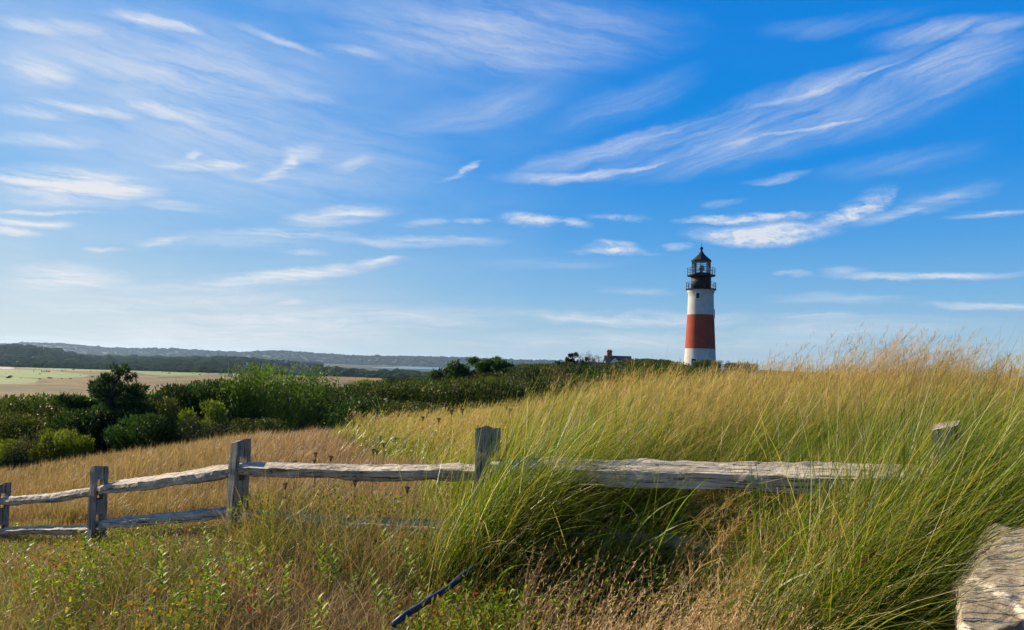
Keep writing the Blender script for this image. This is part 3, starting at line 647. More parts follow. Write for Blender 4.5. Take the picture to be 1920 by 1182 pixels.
# ------------------------------------------------------------------ split rail fence
def wood_mat(name, colr, dark):
    m, t, p, out = new_mat(name)
    tc = t.node('ShaderNodeTexCoord').outputs['Object']; oi = t.node('ShaderNodeObjectInfo')
    v = t.vm('ADD', t.vm('MULTIPLY', tc, (2.0, 34, 34)), t.vm('SCALE', (7.3, 3.1, 5.7), t.m('MULTIPLY', oi.outputs['Random'], 40)))
    g = t.noise(v, 1., 7, .68, 1.2); v2 = t.vm('MULTIPLY', v, (1.2, 2.5, 2.5)); cr = t.noise(v2, 1., 5, .7, .6)
    blot = t.noise(tc, 7., 5, .65)
    c = t.ramp(g, [(.28, dark), (.45, tuple(Vector(colr)*.72)), (.62, colr), (.8, tuple(Vector(colr)*1.25))])
    c = t.mix(t.mapr(cr, .55, .62), c, (*dark, 1)); c = t.mix(1., c, t.ramp(blot, [(.35, (.72, .72, .70)), (.6, (1.1, 1.08, 1.05))]), 'MULTIPLY')
    lich = t.mapr(t.noise(tc, 28., 4, .7), .66, .72); c = t.mix(t.m('MULTIPLY', lich, .5), c, (.30, .31, .22, 1))
    t.l.new(c, p.inputs['Base Color']); p.inputs['Roughness'].default_value = .88; p.inputs['Specular IOR Level'].default_value = .2
    b = t.node('ShaderNodeBump'); b.inputs['Strength'].default_value = .9; b.inputs['Distance'].default_value = .012
    h = t.m('SUBTRACT', g, t.m('MULTIPLY', t.mapr(cr, .56, .68), .8)); t.l.new(h, b.inputs['Height']); t.l.new(b.outputs[0], p.inputs['Normal'])
    return m
M_WOOD = wood_mat('weathered_grey_wood', (.60, .52, .40), (.06, .05, .045))
M_POST = wood_mat('post_wood', (.44, .37, .27), (.04, .035, .03))
def log_mesh(L, prof_fn, n, mat, name, parent, seed, ns=10, disp=.005):
    "profile swept along local X; prof_fn(t, a) -> (y,z)"
    xs = np.linspace(0, L, n); V = []
    for i, x in enumerate(xs):
        t = x/L
        for k in range(ns): y, z = prof_fn(t, k/ns); V.append((x, y, z))
    V = np.array(V); k = np.tile(np.arange(ns), n)
    V[:, 1] += disp*fbm(V[:, 0]*5+seed*7, k*1.7, seed)*1.6+disp*.6*vnoise(V[:, 0]*30, k*3.1, seed+3); V[:, 2] += disp*fbm(V[:, 0]*5+seed*3, k*2.3+9, seed+1)*1.6+disp*.6*vnoise(V[:, 0]*26, k*2.1, seed+5)
    i, j = np.meshgrid(np.arange(n-1), np.arange(ns), indexing='ij'); jn = (j+1) % ns
    Q = np.stack([i*ns+j, i*ns+jn, (i+1)*ns+jn, (i+1)*ns+j], -1).reshape(-1, 4)
    caps = [np.arange(ns)[None, ::-1], (np.arange(ns)+(n-1)*ns)[None]]
    return np_mesh(name, V, [Q]+caps, mat, parent, smooth=False)
def fence():
    P = [(1.92, 3.42), (-.125, 4.96), (-2.24, 6.5), (at(187, 930, 8.05).x, 8.05), (at(3, 950, 9.6).x, 9.6), (-8.36, 11.15)]
    tops = [-.19, -.40, -.68, -1.16, -1.62, -2.15]
    root = empty('split_rail_fence', (P[0][0], P[0][1], Hs(*P[0]))); o0 = root.location.copy()
    tag(root, 'weathered grey split rail fence running down the slope through the grass', 'fence')
    d = Vector((-.805, .593)); ang = math.atan2(d.y, d.x)
    upper = [[-.385, -.595], [-.62, -.885], [-.87, -1.335], [-1.36, -1.80], [-1.79, -2.3]]
    lower = [[-.80, -.99], [-1.0, -1.27], [-1.24, -1.69], [-1.74, -2.17], [-2.2, -2.7]]
    prng = random.Random(3)
    for k, ((x, y), zt) in enumerate(zip(P, tops)):
        g = Hs(x, y)-.3; hole = []
        for U in (upper, lower):
            zs = [U[k-1][1]] if k > 0 else []; zs += [U[k][0]] if k < len(U) else []
            hole.append((min(zs)-.125, max(zs)+.055))
        hole.sort(); w, t, m_ = .072, .047, .032
        # solid outline swept upwards with two slots cut through: cheeks either side of every slot
        zc = [g, hole[0][0], hole[0][1], hole[1][0], hole[1][1], zt]
        bm = bmesh.new()
        def seg(y0, y1, a, b, top=False):
            n = max(2, int((b-a)/.05)+1); rows = []
            for i in range(n+1):
                z = a+(b-a)*i/n; f = (z-g)/(zt-g); sh = 1.06-.10*f; row = []
                for (sx, yy) in ((-t, y0), (-t*1.1, (y0+y1)/2), (-t, y1), (t, y1), (t*1.15, (y0+y1)/2), (t, y0)):
                    jj = .004*(vnoise(z*9+k*5, yy*30+sx*40, k)); q = sh
                    zz = z
                    if top and i == n: zz += (-.018 if sx > 0 else .006)+(.016 if yy > 0 else -.004)*((k % 2)*2-1)
                    row.append(bm.verts.new((sx*q+jj, yy*(q if abs(yy) > .04 else 1)+jj*.8, zz)))
                rows.append(row)
            for r1_, r2_ in zip(rows, rows[1:]):
                for i in range(6): bm.faces.new((r1_[i], r1_[(i+1) % 6], r2_[(i+1) % 6], r2_[i]))
            bm.faces.new(rows[0]); bm.faces.new(rows[-1][::-1])
        for i in range(5):
            if i in (1, 3): seg(-w, -m_, zc[i], zc[i+1]); seg(m_, w, zc[i], zc[i+1])
            else: seg(-w, w, zc[i]+(.0 if i == 0 else 0), zc[i+1], i == 4)
        bmesh.ops.recalc_face_normals(bm, faces=bm.faces)
        # local frame with X up the post so the grain runs along it
        me_rot = Matrix.Rotation(math.pi/2, 4, 'Y')
        bmesh.ops.transform(bm, matrix=me_rot, verts=bm.verts)
        o = bm_obj('post', bm, M_POST, root); lean = (.5-prng.random())*.03, (.5-prng.random())*.03
        Mx = Matrix.Translation((x-o0.x, y-o0.y, -o0.z)) @ Matrix.Translation((0, 0, g)) @ Matrix.Rotation(lean[0], 4, 'X') @ Matrix.Rotation(lean[1], 4, 'Y') @ Matrix.Translation((0, 0, -g)) @ Matrix.Rotation(ang, 4, 'Z') @ me_rot.inverted()
        o.matrix_basis = Mx
    def rail(k, z0, z1, th, wd, seed, nm, side, kind):
        a = Vector((*P[k], z0)); b = Vector((*P[k+1], z1)); u = (b-a).normalized(); a2 = a-u*.10; b2 = b+u*.10
        L = (b2-a2).length
        if kind == 'beam': base = [(-1, .04), (-.5, -.05), (0, -.14), (.5, -.25), (1, -.38), (.95, -.65), (.82, -1), (0, -1.05), (-.85, -.95), (-1, -.5)]
        elif kind == 'round': base = [(-1, -.5), (-.8, -.18), (-.3, .0), (.3, .02), (.8, -.16), (1, -.5), (.8, -.85), (.3, -1), (-.3, -1), (-.8, -.84)]
        else: base = [(-1, -.25), (-.8, -.02), (-.1, .03), (.5, -.1), (1, -.35), (.7, -.7), (.35, -.95), (0, -1.05), (-.45, -.9), (-.85, -.6)]
        sg = lambda t: np.clip(min(t, 1-t)/.13, 0, 1)
        def pf(t, s):
            y, z = base[int(round(s*10)) % 10]; e = .42+.58*sg(t); bulge = 1+.05*math.sin(seed+5*t*math.pi)
            return y*wd/2*e*bulge + (.006 if kind == 'beam' else .014)*math.sin(2.3*t*math.pi+seed), (z*th*(.62+.38*sg(t))-(1-sg(t))*th*.2)*bulge + (.004 if kind == 'beam' else .013)*math.sin(math.pi*t*1.7+seed*2)
        o = log_mesh(L, pf, 90, M_WOOD, nm, root, seed, 10, .0065)
        X = u; Yv = Vector((0, 0, 1)).cross(X).normalized(); Z = X.cross(Yv)
        R = Matrix((X, Yv, Z)).transposed().to_4x4()
        o.matrix_basis = Matrix.Translation(a2-o0+Yv*side) @ R
    kinds = ['beam', 'split', 'beam', 'round', 'split']
    for k in range(5):
        th = [.13, .105, .115, .10, .1][k]
        rail(k, upper[k][0], upper[k][1], th, .15 if k in (0, 2) else .105, 11+k*3, 'rail', 0.0, kinds[k])
        rail(k, lower[k][0], lower[k][1], .09, .1, 31+k*5, 'rail', 0.0, ['split', 'beam', 'beam', 'split', 'round'][k])
fence()
# ------------------------------------------------------------------ boulder
def boulder():
    bm = bmesh.new(); bmesh.ops.create_icosphere(bm, subdivisions=7, radius=1.)
    V = np.array([tuple(v.co) for v in bm.verts]); Fc = np.array([[v.index for v in f.verts] for f in bm.faces]); bm.free()
    s = np.array([.56, .48, .52]); N = V.copy(); V = V*s*1.15
    planes = [((-.44, -.89, .06), .31), ((-.57, -.05, .82), .345), ((-.92, .38, .06), .42), ((.35, .1, .93), .285), ((-.75, -.62, .24), .455), ((.2, -.75, .6), .43), ((.9, -.3, .3), .48), ((-.05, -.55, .83), .455), ((-.7, .4, .5), .42), ((-.8, -.1, -.55), .5)]
    nz = np.stack([vnoise3(V*4.5+k*9, k) for k in range(len(planes))], -1)
    for k, (n, d) in enumerate(planes):
        n = np.array(n); n /= np.linalg.norm(n); q = V@n-(d+.018*nz[:, k]); V = V-np.clip(q, 0, None)[:, None]*n*.96
    def n3(s_, sd): return fbm3(V*s_+sd*3.1, sd, 4)
    V = V+N*(n3(5, 1)*.032+n3(18, 2)*.016+n3(40, 5)*.004+n3(90, 8)*.003)[:, None]
    c = at(2078, 1000, 2.45); top = at(1900, 988, 2.45).z+.06
    m, t, p, out = new_mat('boulder_granite')
    tc = t.node('ShaderNodeTexCoord').outputs['Object']
    a = t.noise(tc, 9., 6, .65); g = t.noise(tc, 55., 5, .7); sp = t.node('ShaderNodeTexVoronoi'); t.l.new(tc, sp.inputs[0]); sp.inputs['Scale'].default_value = 130
    c1 = t.ramp(a, [(.3, (.15, .12, .075)), (.5, (.27, .22, .15)), (.7, (.40, .335, .25))])
    c1 = t.mix(1., c1, t.ramp(g, [(.3, (.5, .48, .44)), (.55, (1, 1, 1)), (.75, (1.4, 1.36, 1.28))]), 'MULTIPLY')
    c1 = t.mix(t.mapr(sp.outputs['Distance'], .12, .04, 0, .35), c1, (.09, .08, .065, 1))
    # pale mineral vein: a thin bent shell through the rock
    Lc = Vector((c.x, c.y, top-.44)); Wp = V+np.array(tuple(Lc)); dp = Wp@np.array(tuple(FWD)); qx = 960+F*(Wp@np.array(tuple(CR)))/dp; qy = 591-F*(Wp@np.array(tuple(CU)))/dp
    nr_ = (qx-1795)**2+(qy-1112)**2 < 20**2; cc = Vector(Wp[nr_][np.argmin(dp[nr_])]) if nr_.any() else at(1795, 1112, 2.2)
    wob = t.vm('SCALE', t.vm('SUBTRACT', t.noise(tc, 14., 4, .6, col=True), (.5, .5, .5)), .07)
    q = t.vm('ADD', t.vm('SUBTRACT', tc, tuple(cc-Vector((c.x, c.y, top-.44)))), wob); q = t.vm('MULTIPLY', q, (1, .12, .8))
    ln = t.m('ABSOLUTE', t.m('SUBTRACT', t.vm('LENGTH', q), .078))
    vein = t.m('MULTIPLY', t.mapr(ln, .016, .007), t.mapr(t.noise(tc, 30., 5, .7), .38, .55))
    c1 = t.mix(t.m('MULTIPLY', vein, .85), c1, (.66, .58, .42, 1)); t.l.new(c1, p.inputs['Base Color']); p.inputs['Roughness'].default_value = .92
    b = t.node('ShaderNodeBump'); b.inputs['Strength'].default_value = .45; b.inputs['Distance'].default_value = .012
    t.l.new(t.m('ADD', t.m('MULTIPLY', g, .6), t.noise(tc, 160., 4, .7)), b.inputs['Height']); t.l.new(b.outputs[0], p.inputs['Normal'])
    o = np_mesh('boulder', V, [Fc], m, smooth=True); o.location = (c.x, c.y, top-.44)
    tag(o, 'rough grey brown boulder with a pale vein in the grass at the right edge', 'boulder')
boulder()
def pole():  # thin dark blue tube for a diagonal streak of unknown nature
    a = hit(738, 1172, .25, 2.6, 9); b = hit(990, 996, .30, 2.6, 9); a = Vector(a); b = Vector(b); n = 14; bm = bmesh.new()
    pt = [a.lerp(b, k/n)+Vector((0, 0, .006*math.sin(k*1.1)+.004*math.sin(k*2.3))) for k in range(n+1)]
    rings = []
    for k, q in enumerate(pt):
        d = (pt[min(n, k+1)]-pt[max(0, k-1)]).normalized(); u = d.orthogonal().normalized(); v = d.cross(u)
        rings.append([bm.verts.new(q+(u*math.cos(t_*math.pi/5)+v*math.sin(t_*math.pi/5))*.0165) for t_ in range(10)])
    for r1_, r2_ in zip(rings, rings[1:]):
        for i in range(10): bm.faces.new((r1_[i], r1_[(i+1) % 10], r2_[(i+1) % 10], r2_[i]))
    bm.faces.new(rings[0][::-1]); bm.faces.new(rings[-1]); bmesh.ops.recalc_face_normals(bm, faces=bm.faces)
    m, t, p_, out = new_mat('blue_streak'); tc = t.node('ShaderNodeTexCoord').outputs['Object']
    t.l.new(t.ramp(t.noise(tc, 22., 6, .75), [(.35, (.006, .010, .030)), (.5, (.007, .020, .07)), (.62, (.010, .045, .06)), (.72, (.05, .05, .04))]), p_.inputs['Base Color']); p_.inputs['Roughness'].default_value = .5
    o = bm_obj('streak', bm, m, smooth=True); tag(o, 'dark blue diagonal line half hidden in the weeds at the bottom centre', 'streak')
pole()
# ------------------------------------------------------------------ shrubs and trees
def leaves(P, Nrm, size, colr, rr, aspect=.5, jit=.9, droop=0.):
    "one folded leaf per point: 4 verts, a quad"
    n = len(P); d = Nrm+jit*rr.standard_normal((n, 3)); d[:, 2] -= droop; d /= np.linalg.norm(d, axis=1, keepdims=True)
    s = np.cross(d, rr.standard_normal((n, 3))); s /= np.linalg.norm(s, axis=1, keepdims=True)+1e-9
    u = np.cross(s, d); L = size[:, None]; w = L*aspect*.5
    V = np.stack([P, P+d*L*.5+s*w+u*L*.06, P+d*L, P+d*L*.5-s*w+u*L*.06], 1).reshape(-1, 3)
    Q = np.arange(n*4).reshape(n, 4); return V, Q, np.repeat(colr, 4, 0)
def lobe_points(rr, lobes, n, shell=.32):
    vol = np.array([l[3]*l[4]*l[5] for l in lobes])**(2/3); k = rr.choice(len(lobes), n, p=vol/vol.sum())
    Lb = np.array(lobes)[k]; d = rr.standard_normal((n, 3)); d /= np.linalg.norm(d, axis=1, keepdims=True)
    r = 1-shell*np.abs(rr.standard_normal(n))*.9; r = np.clip(r, .05, 1.05)
    rad = 1+.16*np.sin(d[:, 0]*7+Lb[:, 0]*9)*np.cos(d[:, 2]*6+Lb[:, 1]*7)
    P = Lb[:, :3]+d*Lb[:, 3:6]*(r*rad)[:, None]; return P, d, k
def branches_obj(root, rr, lobes, trunk=.05, name='branches'):
    bm = bmesh.new()
    base = Vector((0, 0, -.15))
    for l in lobes:
        c = Vector(l[:3]); m = base.lerp(c, .5)+Vector((rr.normal()*.08, rr.normal()*.08, -.05))
        tube(bm, base, m, trunk, trunk*.6, 5); tube(bm, m, c, trunk*.6, trunk*.25, 5)
        for _ in range(3):
            e = c+Vector((rr.normal()*l[3]*.5, rr.normal()*l[4]*.5, abs(rr.normal())*l[5]*.5)); tube(bm, m.lerp(c, .7), e, trunk*.3, trunk*.1, 4)
    return bm_obj(name, bm, M_BARK, root)
def make_shrub(kind, seed):
    "unit shrub: about 1 wide radius, 1 tall before scaling"
    rr = np.random.default_rng(seed); lobes = []
    spec = dict(dark=(26, .30, 13000, .055, (.014, .033, .010)), green=(22, .30, 12000, .06, (.030, .068, .011)), yellow=(26, .22, 10000, .06, (.115, .15, .014)),
                olive=(26, .27, 11000, .05, (.046, .062, .013)), willow=(34, .23, 22000, .045, (.090, .145, .022)), grey=(24, .26, 7000, .045, (.05, .055, .034)), brown=(20, .26, 7000, .05, (.08, .065, .022)))[kind]
    nl, lr, n, ls, c0 = spec
    for k in range(nl):
        a = rr.uniform(0, 2*math.pi); q = math.sqrt(rr.uniform(0, 1)); R = .72*q
        zt = .80*math.sqrt(max(0, 1-(R/.98)**2))*rr.uniform(.55, 1.08)
        r = lr*rr.uniform(.6, 1.15)
        lobes.append((R*math.cos(a), R*math.sin(a), max(.18, zt-.08), r, r, r*rr.uniform(.55, .95)))
    for k in range(5): a = rr.uniform(0, 6.28); lobes.append((.45*math.cos(a), .45*math.sin(a), .25, .38, .38, .25))
    if kind == 'willow': lobes = [(x*.9, y*.9, min(z, .72), r, r, r*1.3) for x, y, z, r, _, _ in lobes]
    P, d, k = lobe_points(rr, lobes, n)
    P += .02*rr.standard_normal(P.shape)
    kp = P[:, 2] < np.percentile(P[:, 2], 98.8); P, d, k = P[kp], d[kp], k[kp]; n = len(P)
    lobe_t = rr.uniform(-1, 1, len(lobes))[k][:, None]; lv = rr.uniform(-1, 1, (n, 1))
    c = np.array(c0)*(1+.28*lobe_t+.35*lv)+np.array([.05, .035, .0])*np.clip(lv-.75, 0, 1)*2
    if kind in ('dark', 'olive', 'brown'): c += (rr.random((n, 1)) < .05)*np.array([.10, .06, .01])
    V, Q, C = leaves(P, d*.7+np.array([.15, 0, .35]), ls*rr.uniform(.55, 1.2, n), c, rr, .5 if kind != 'willow' else .3, .55)
    root = empty({'willow': 'willow_bush', 'grey': 'twiggy_shrub'}.get(kind, 'shrub'), (0, 0, 0))
    top = np.percentile(V[:, 2], 99.6); wid = np.percentile(np.abs(V[:, :2]), 98.5); V[:, 2] /= top; V[:, :2] /= wid*1.05; lobes = [(a/wid, b/wid, c/top, d_, e, f) for a, b, c, d_, e, f in lobes]
    np_mesh('foliage', V, [Q], M_LEAF, root, col=C); branches_obj(root, rr, lobes[::2], .022)
    return root
def make_cedar(seed, tiers, n, c0, name, lean=.0, fan=.5):
    "windswept evergreen: flat fans of foliage on crooked limbs"
    rr = np.random.default_rng(seed); root = empty(name, (0, 0, 0)); bm = bmesh.new(); lobes = []
    pts = [Vector((0, 0, -.2)), Vector((lean*.25, .03, .3)), Vector((lean*.5, -.03, .6)), Vector((lean*.9, .02, .95))]
    for a, b, r in zip(pts, pts[1:], (.05, .036, .022)): tube(bm, a, b, r, r*.7, 7)
    for (x, y, z, rx, rz) in tiers:
        s = pts[1].lerp(pts[3], min(1, max(0, z-.35))); e = Vector((x, y, z))
        m = s.lerp(e, .5)+Vector((0, 0, -.04)); tube(bm, s, m, .018, .012, 5); tube(bm, m, e, .012, .006, 5)
        for q in range(9):
            a = rr.uniform(0, 6.28); f = rr.uniform(.2, 1.); lobes.append((x+rx*f*math.cos(a), y+rx*f*math.sin(a), z+rz*rr.uniform(-.7, .7)+.25*rz*f, rx*rr.uniform(.18, .42), rx*rr.uniform(.18, .42), rz*rr.uniform(.4, .8)))
    bm_obj('trunk', bm, M_BARK, root)
    P, d, k = lobe_points(rr, lobes, n, .4); lt = rr.uniform(-1, 1, len(lobes))[k][:, None]; lv = rr.uniform(-1, 1, (n, 1))
    c = np.array(c0)*(1+.3*lt+.35*lv)
    V, Q, C = leaves(P, d*.5+np.array([.35+fan, 0, .4]), .06*rr.uniform(.6, 1.3, n), c, rr, .28, .55)
    np_mesh('crown', V, [Q], M_LEAF, root, col=C); return root
def copy_tree(o, parent=None):
    c = o.copy(); COL.objects.link(c); c.parent = parent
    for ch in list(o.children): copy_tree(ch, c)
    return c
SHRUB_PROTO = {}; USED = set()
def shrub(kind, var, x, y, w, h, label, group=None, rz=None, g=None):
    key = (kind, var)
    if key not in SHRUB_PROTO: SHRUB_PROTO[key] = make_shrub(kind, 100+hash_(kind)+var*17)
    p = SHRUB_PROTO[key]; o = p if key not in USED else copy_tree(p); USED.add(key)
    z = Hs(x, y) if g is None else g
    o.location = (x, y, z-.05); o.scale = (w/1.9, w/1.9, h/1.02); o.rotation_euler = (0, 0, random.uniform(0, 6.28) if rz is None else rz)
    tag(o, label, 'bush' if kind == 'willow' else 'shrub', group); return o
def hash_(s): return sum(ord(c)*(i+3) for i, c in enumerate(s)) % 97
SKY = np.array([(-500,760),(-200,750),(0,743),(100,740),(160,738),(250,738),(300,724),(400,714),(480,716),(600,716),(650,718),(700,712),(750,708),(800,707),(850,703),(900,695),(950,687),(1000,682),(1060,679),(1125,679),(1150,680),(1180,679),(1200,672),(1230,672),(1270,682),(1300,688)], float)
FRONT = np.array([(-500,905),(-200,890),(0,866),(100,848),(250,830),(400,813),(500,808),(600,796),(680,786),(760,762),(850,742),(950,738),(1050,718),(1150,702),(1250,688),(1300,686)], float)
def front_D(px):
    py = np.interp(px, FRONT[:, 0], FRONT[:, 1])
    if px > 720: return np.interp(px, [720, 900, 1100, 1300], [21, 24, 30, 40])
    h_ = hit(px, py, .15, 12, 60, 300)
    return h_[1] if h_ else 24.
_fx = np.linspace(-520, 1320, 93); _fd = np.array([front_D(q) for q in _fx])
def key_shrub(kind, var, px, D, top, wpx, label, rz=0., group=None):
    t = at(px, top, D); g = Hs(t.x, D); shrub(kind, var, t.x, D, wpx*D/F*1.08, t.z-g+.05, label, group, rz); TAKEN.append((t.x, D, wpx*D/F*.5))
TAKEN = []
key_shrub('willow', 0, 535, 27.5, 684, 190, 'tall loose sage green bush standing above the thicket left of the second fence post')
key_shrub('yellow', 0, 392, 23.3, 752, 92, 'yellow green leafy bush in front of the dark thicket')
key_shrub('grey', 0, 395, 22.6, 782, 90, 'grey twiggy shrub below the yellow green leafy bush')
key_shrub('olive', 0, 488, 21.3, 784, 92, 'low rounded glossy shrub at the meadow edge right of the yellow green bush')
key_shrub('green', 0, 272, 22.6, 776, 105, 'rounded mid green shrub at the foot of the dark cedar')
key_shrub('yellow', 1, 118, 21.6, 806, 84, 'yellow leaved shrub at the meadow edge left of the dark cedar')
key_shrub('yellow', 2, 15, 21.6, 824, 90, 'bright green leafy shrub low at the left edge of the photo')
key_shrub('grey', 1, 70, 21.4, 812, 80, 'dull grey shrub between the two yellow green shrubs at the left edge')
key_shrub('olive', 1, 20, 23.5, 775, 140, 'olive shrub with orange tinted leaves at the left edge behind the bright green one')
key_shrub('olive', 2, 60, 26.5, 740, 170, 'broad olive shrub on the thicket skyline left of the cedar')
key_shrub('dark', 0, 335, 27, 722, 130, 'dark shrub on the thicket skyline right of the cedar')
key_shrub('dark', 1, 420, 27.5, 713, 140, 'dark shrub on the thicket skyline left of the tall sage green bush')
key_shrub('olive', 0, 300, 25, 745, 110, 'olive shrub with pale leaf tips in front of the skyline shrubs right of the cedar')
key_shrub('dark', 2, 205, 23.8, 765, 150, 'very dark shrub under the cedar')
key_shrub('grey', 0, 640, 29, 722, 120, 'grey green shrub right of the tall sage green bush')
key_shrub('yellow', 0, 732, 27.5, 738, 88, 'bright yellow green shrub in the middle of the thicket', 2.)
key_shrub('green', 1, 1325, 132, 674.5, 44, 'round green bush at the foot of the lighthouse')
key_shrub('brown', 0, 1352, 128, 676, 30, 'small brownish bush right of the round green bush at the lighthouse')
key_shrub('brown', 1, 1400, 110, 679, 40, 'low dark bush on the hill right of the lighthouse')
key_shrub('dark', 1, 1374, 120, 680, 24, 'tiny dark bush on the hill between two brownish bushes')
# windswept trees
tiers = [(0,0,.55,.55,.12),(-.45,.1,.62,.34,.09),(.45,0,.58,.42,.10),(.1,-.3,.45,.5,.12),(-.1,.2,.78,.4,.09),(.3,.1,.76,.3,.08),(.05,0,.9,.2,.05),(.22,0,1.0,.16,.05),(.42,0,.93,.10,.03),(-.3,-.2,.35,.5,.15),(.35,-.2,.3,.5,.15)]
def place_tree(root, px, D, top, wpx, label, cat='tree', unit=1.1):
    t = at(px, top, D); g = Hs(t.x, D); root.location = (t.x, D, g); w = wpx*D/F; root.scale = (w/unit/1., w/unit/1., (t.z-g)/1.02); tag(root, label, cat); TAKEN.append((t.x, D, w*.4))
place_tree(make_cedar(5, tiers, 24000, (.022, .05, .016), 'cedar_tree', .15, .1), 200, 24.6, 694, 205, 'dark windswept cedar with flat tiers rising above the left thicket', unit=1.9)
t2 = [(.1,0,.5,.35,.14),(.35,.1,.62,.36,.14),(.62,0,.75,.36,.13),(.9,0,.86,.30,.09),(1.15,0,.88,.22,.06),(1.32,0,.72,.14,.06),(.3,-.2,.4,.4,.16),(.7,-.1,.58,.35,.14),(.05,.1,.3,.4,.15)]
r_ = make_cedar(9, t2, 22000, (.045, .09, .02), 'windswept_tree', .55, .6)
place_tree(r_, 806, 52, 664, 172, 'green windswept tree leaning right above the thicket near the pond', unit=1.55)
t3 = [(-.9,0,.62,.16,.08),(-.75,0,.45,.2,.08),(-.1,0,.93,.22,.07),(-.25,0,.75,.25,.08),(.25,0,.95,.2,.07),(.15,0,.72,.28,.09),(.75,0,.7,.2,.07),(.95,0,.82,.14,.05),(.5,0,.5,.3,.1),(-.1,0,.4,.5,.12)]
place_tree(make_cedar(13, t3, 12000, (.018, .035, .014), 'pine_tree', .05, .2), 1072, 75, 662, 58, 'dark pine with spread upturned limbs on the skyline left of the chimney house', unit=2.)
def bare(px, D, top, label, leafy):
    rr = np.random.default_rng(int(px)); t = at(px, top, D); g = Hs(t.x, D); root = empty('bare_shrub', (t.x, D, g)); tag(root, label, 'shrub'); h = t.z-g; bm = bmesh.new(); tips = []
    for k in range(9):
        a = rr.uniform(0, 6.28); e = Vector((math.cos(a)*rr.uniform(.3, 1.), math.sin(a)*.6, h*rr.uniform(.8, 1))); m = e*.6+Vector((0, 0, h*.05)); tube(bm, (0, 0, 0), m, .05, .03, 4); tube(bm, m, e, .03, .015, 4)
        for _ in range(5): q = m.lerp(e, rr.uniform(.2, .9)); w = q+Vector((rr.normal()*.3, rr.normal()*.3, abs(rr.normal())*.3)); tube(bm, q, w, .02, .01, 3); tips.append(w)
    bm_obj('branches', bm, M_BARK, root)
    if leafy:
        P = np.repeat(np.array([tuple(t_) for t_ in tips]), 14, 0)+.1*rr.standard_normal((len(tips)*14, 3)); V, Q, C = leaves(P, np.zeros_like(P), np.full(len(P), .1), np.tile([[.12, .09, .05]], (len(P), 1)), rr); np_mesh('foliage', V, [Q], M_LEAF, root, col=C)
bare(1103, 78, 664, 'sparse brown leaved shrub on the skyline right of the dark pine', True)
bare(1124, 82, 667, 'bare twiggy shrub on the skyline between the pine and the chimney house', False)
# the thicket
ZONE = ((0, 'past the left edge of the photo'), (75, 'at the far left'), (140, 'just left of the cedar'), (225, 'around the foot of the cedar'), (300, 'just right of the cedar'), (380, 'between the cedar and the yellow green bush'), (450, 'behind the yellow green bush'), (540, 'left part of the tall sage bush'), (620, 'beside the tall sage bush'),
        (690, 'right of the tall sage bush'), (760, 'near the bright yellow green shrub'), (830, 'left of the windswept tree'), (900, 'under the windswept tree'), (970, 'right of the windswept tree'), (1040, 'left of the skyline pine'), (1110, 'below the skyline pine'), (1180, 'below the chimney house'), (1240, 'left of the lighthouse'), (9999, 'nearest the lighthouse'))
CNAME = dict(dark='dark green', green='mid green', olive='olive green', yellow='yellow green', grey='greyish', brown='brownish', willow='pale green')
def zone(k, px, f):
    z = next(s for lim, s in ZONE if px < lim); row = 'front row' if f < .22 else 'second row' if f < .45 else 'back row' if f < .75 else 'skyline row'
    return f'{CNAME[k]} shrub in the thicket {row} {z}'
LAB = dict(dark='dark green shrub packed into the thicket beyond the meadow', green='mid green shrub packed into the thicket beyond the meadow', olive='olive green shrub packed into the thicket beyond the meadow',
           yellow='yellow green shrub packed into the thicket beyond the meadow', grey='greyish shrub packed into the thicket beyond the meadow', brown='brownish shrub packed into the thicket beyond the meadow', willow='pale green shrub packed into the thicket beyond the meadow')
def thicket():
    pts = []; tries = 0
    while tries < 14000 and len(pts) < 262:
        tries += 1; px = random.uniform(-260, 1300) if tries > 900 else random.uniform(-60, 700)
        Df = np.interp(px, _fx, _fd)
        Db = np.interp(px, [-300, 500, 600, 760, 900, 1300], [36, 36, 48, 85, 115, 125]); D = Df+(Db-Df)*random.random()**1.15
        x = at(px, 700, D).x; sp = .95+D*.026
        if any((x-a)**2+(D-b)**2 < (sp*.5+s*.5)**2 for a, b, s in pts): continue
        if any((x-a)**2+(D-b)**2 < (w*.8)**2 for a, b, w in TAKEN): continue
        g = Hs(x, D); zs = at(px, np.interp(px, SKY[:, 0], SKY[:, 1]), D).z
        edge = min(1, (D-Df)/5+.35); h = random.uniform(1.7, 2.7)*edge+D*.008
        h = min(h, zs-g+random.uniform(-.25, .12))
        if D > Db*.8 and zs-g < 5: h = max(h, min(zs-g, 3.6)*random.uniform(.85, 1))
        if px > 780 and D > 45: h = np.clip((zs-g)*random.uniform(.8, 1.0), .8, 3.4+D*.01)
        if h < .55: continue
        k = random.choices(['dark', 'green', 'olive', 'yellow', 'grey', 'brown', 'willow'], [36, 20, 22, 5, 8, 8, 1])[0]
        pts.append((x, D, sp))
        shrub(k, random.randrange(2), x, D, sp*random.uniform(1.5, 2.1), h, zone(k, px, (D-Df)/(Db-Df)), 'shrubs of the dense thicket')
    return len(pts)
for i_, px_ in enumerate(np.linspace(745, 1292, 27)):
    D_ = np.interp(px_, [745, 900, 1300], [62, 80, 100])*random.uniform(.9, 1.05); top_ = np.interp(px_, SKY[:, 0], SKY[:, 1])+random.uniform(-2.5, 3); t_ = at(px_, top_, D_); g_ = Hs(t_.x, D_)
    k_ = ['dark', 'olive', 'green', 'dark', 'olive'][i_ % 5]; shrub(k_, i_ % 2, t_.x, D_, random.uniform(3., 4.4), t_.z-g_, zone(k_, px_, .9), 'shrubs of the dense thicket'); TAKEN.append((t_.x, D_, 1.2))
print('thicket', thicket())
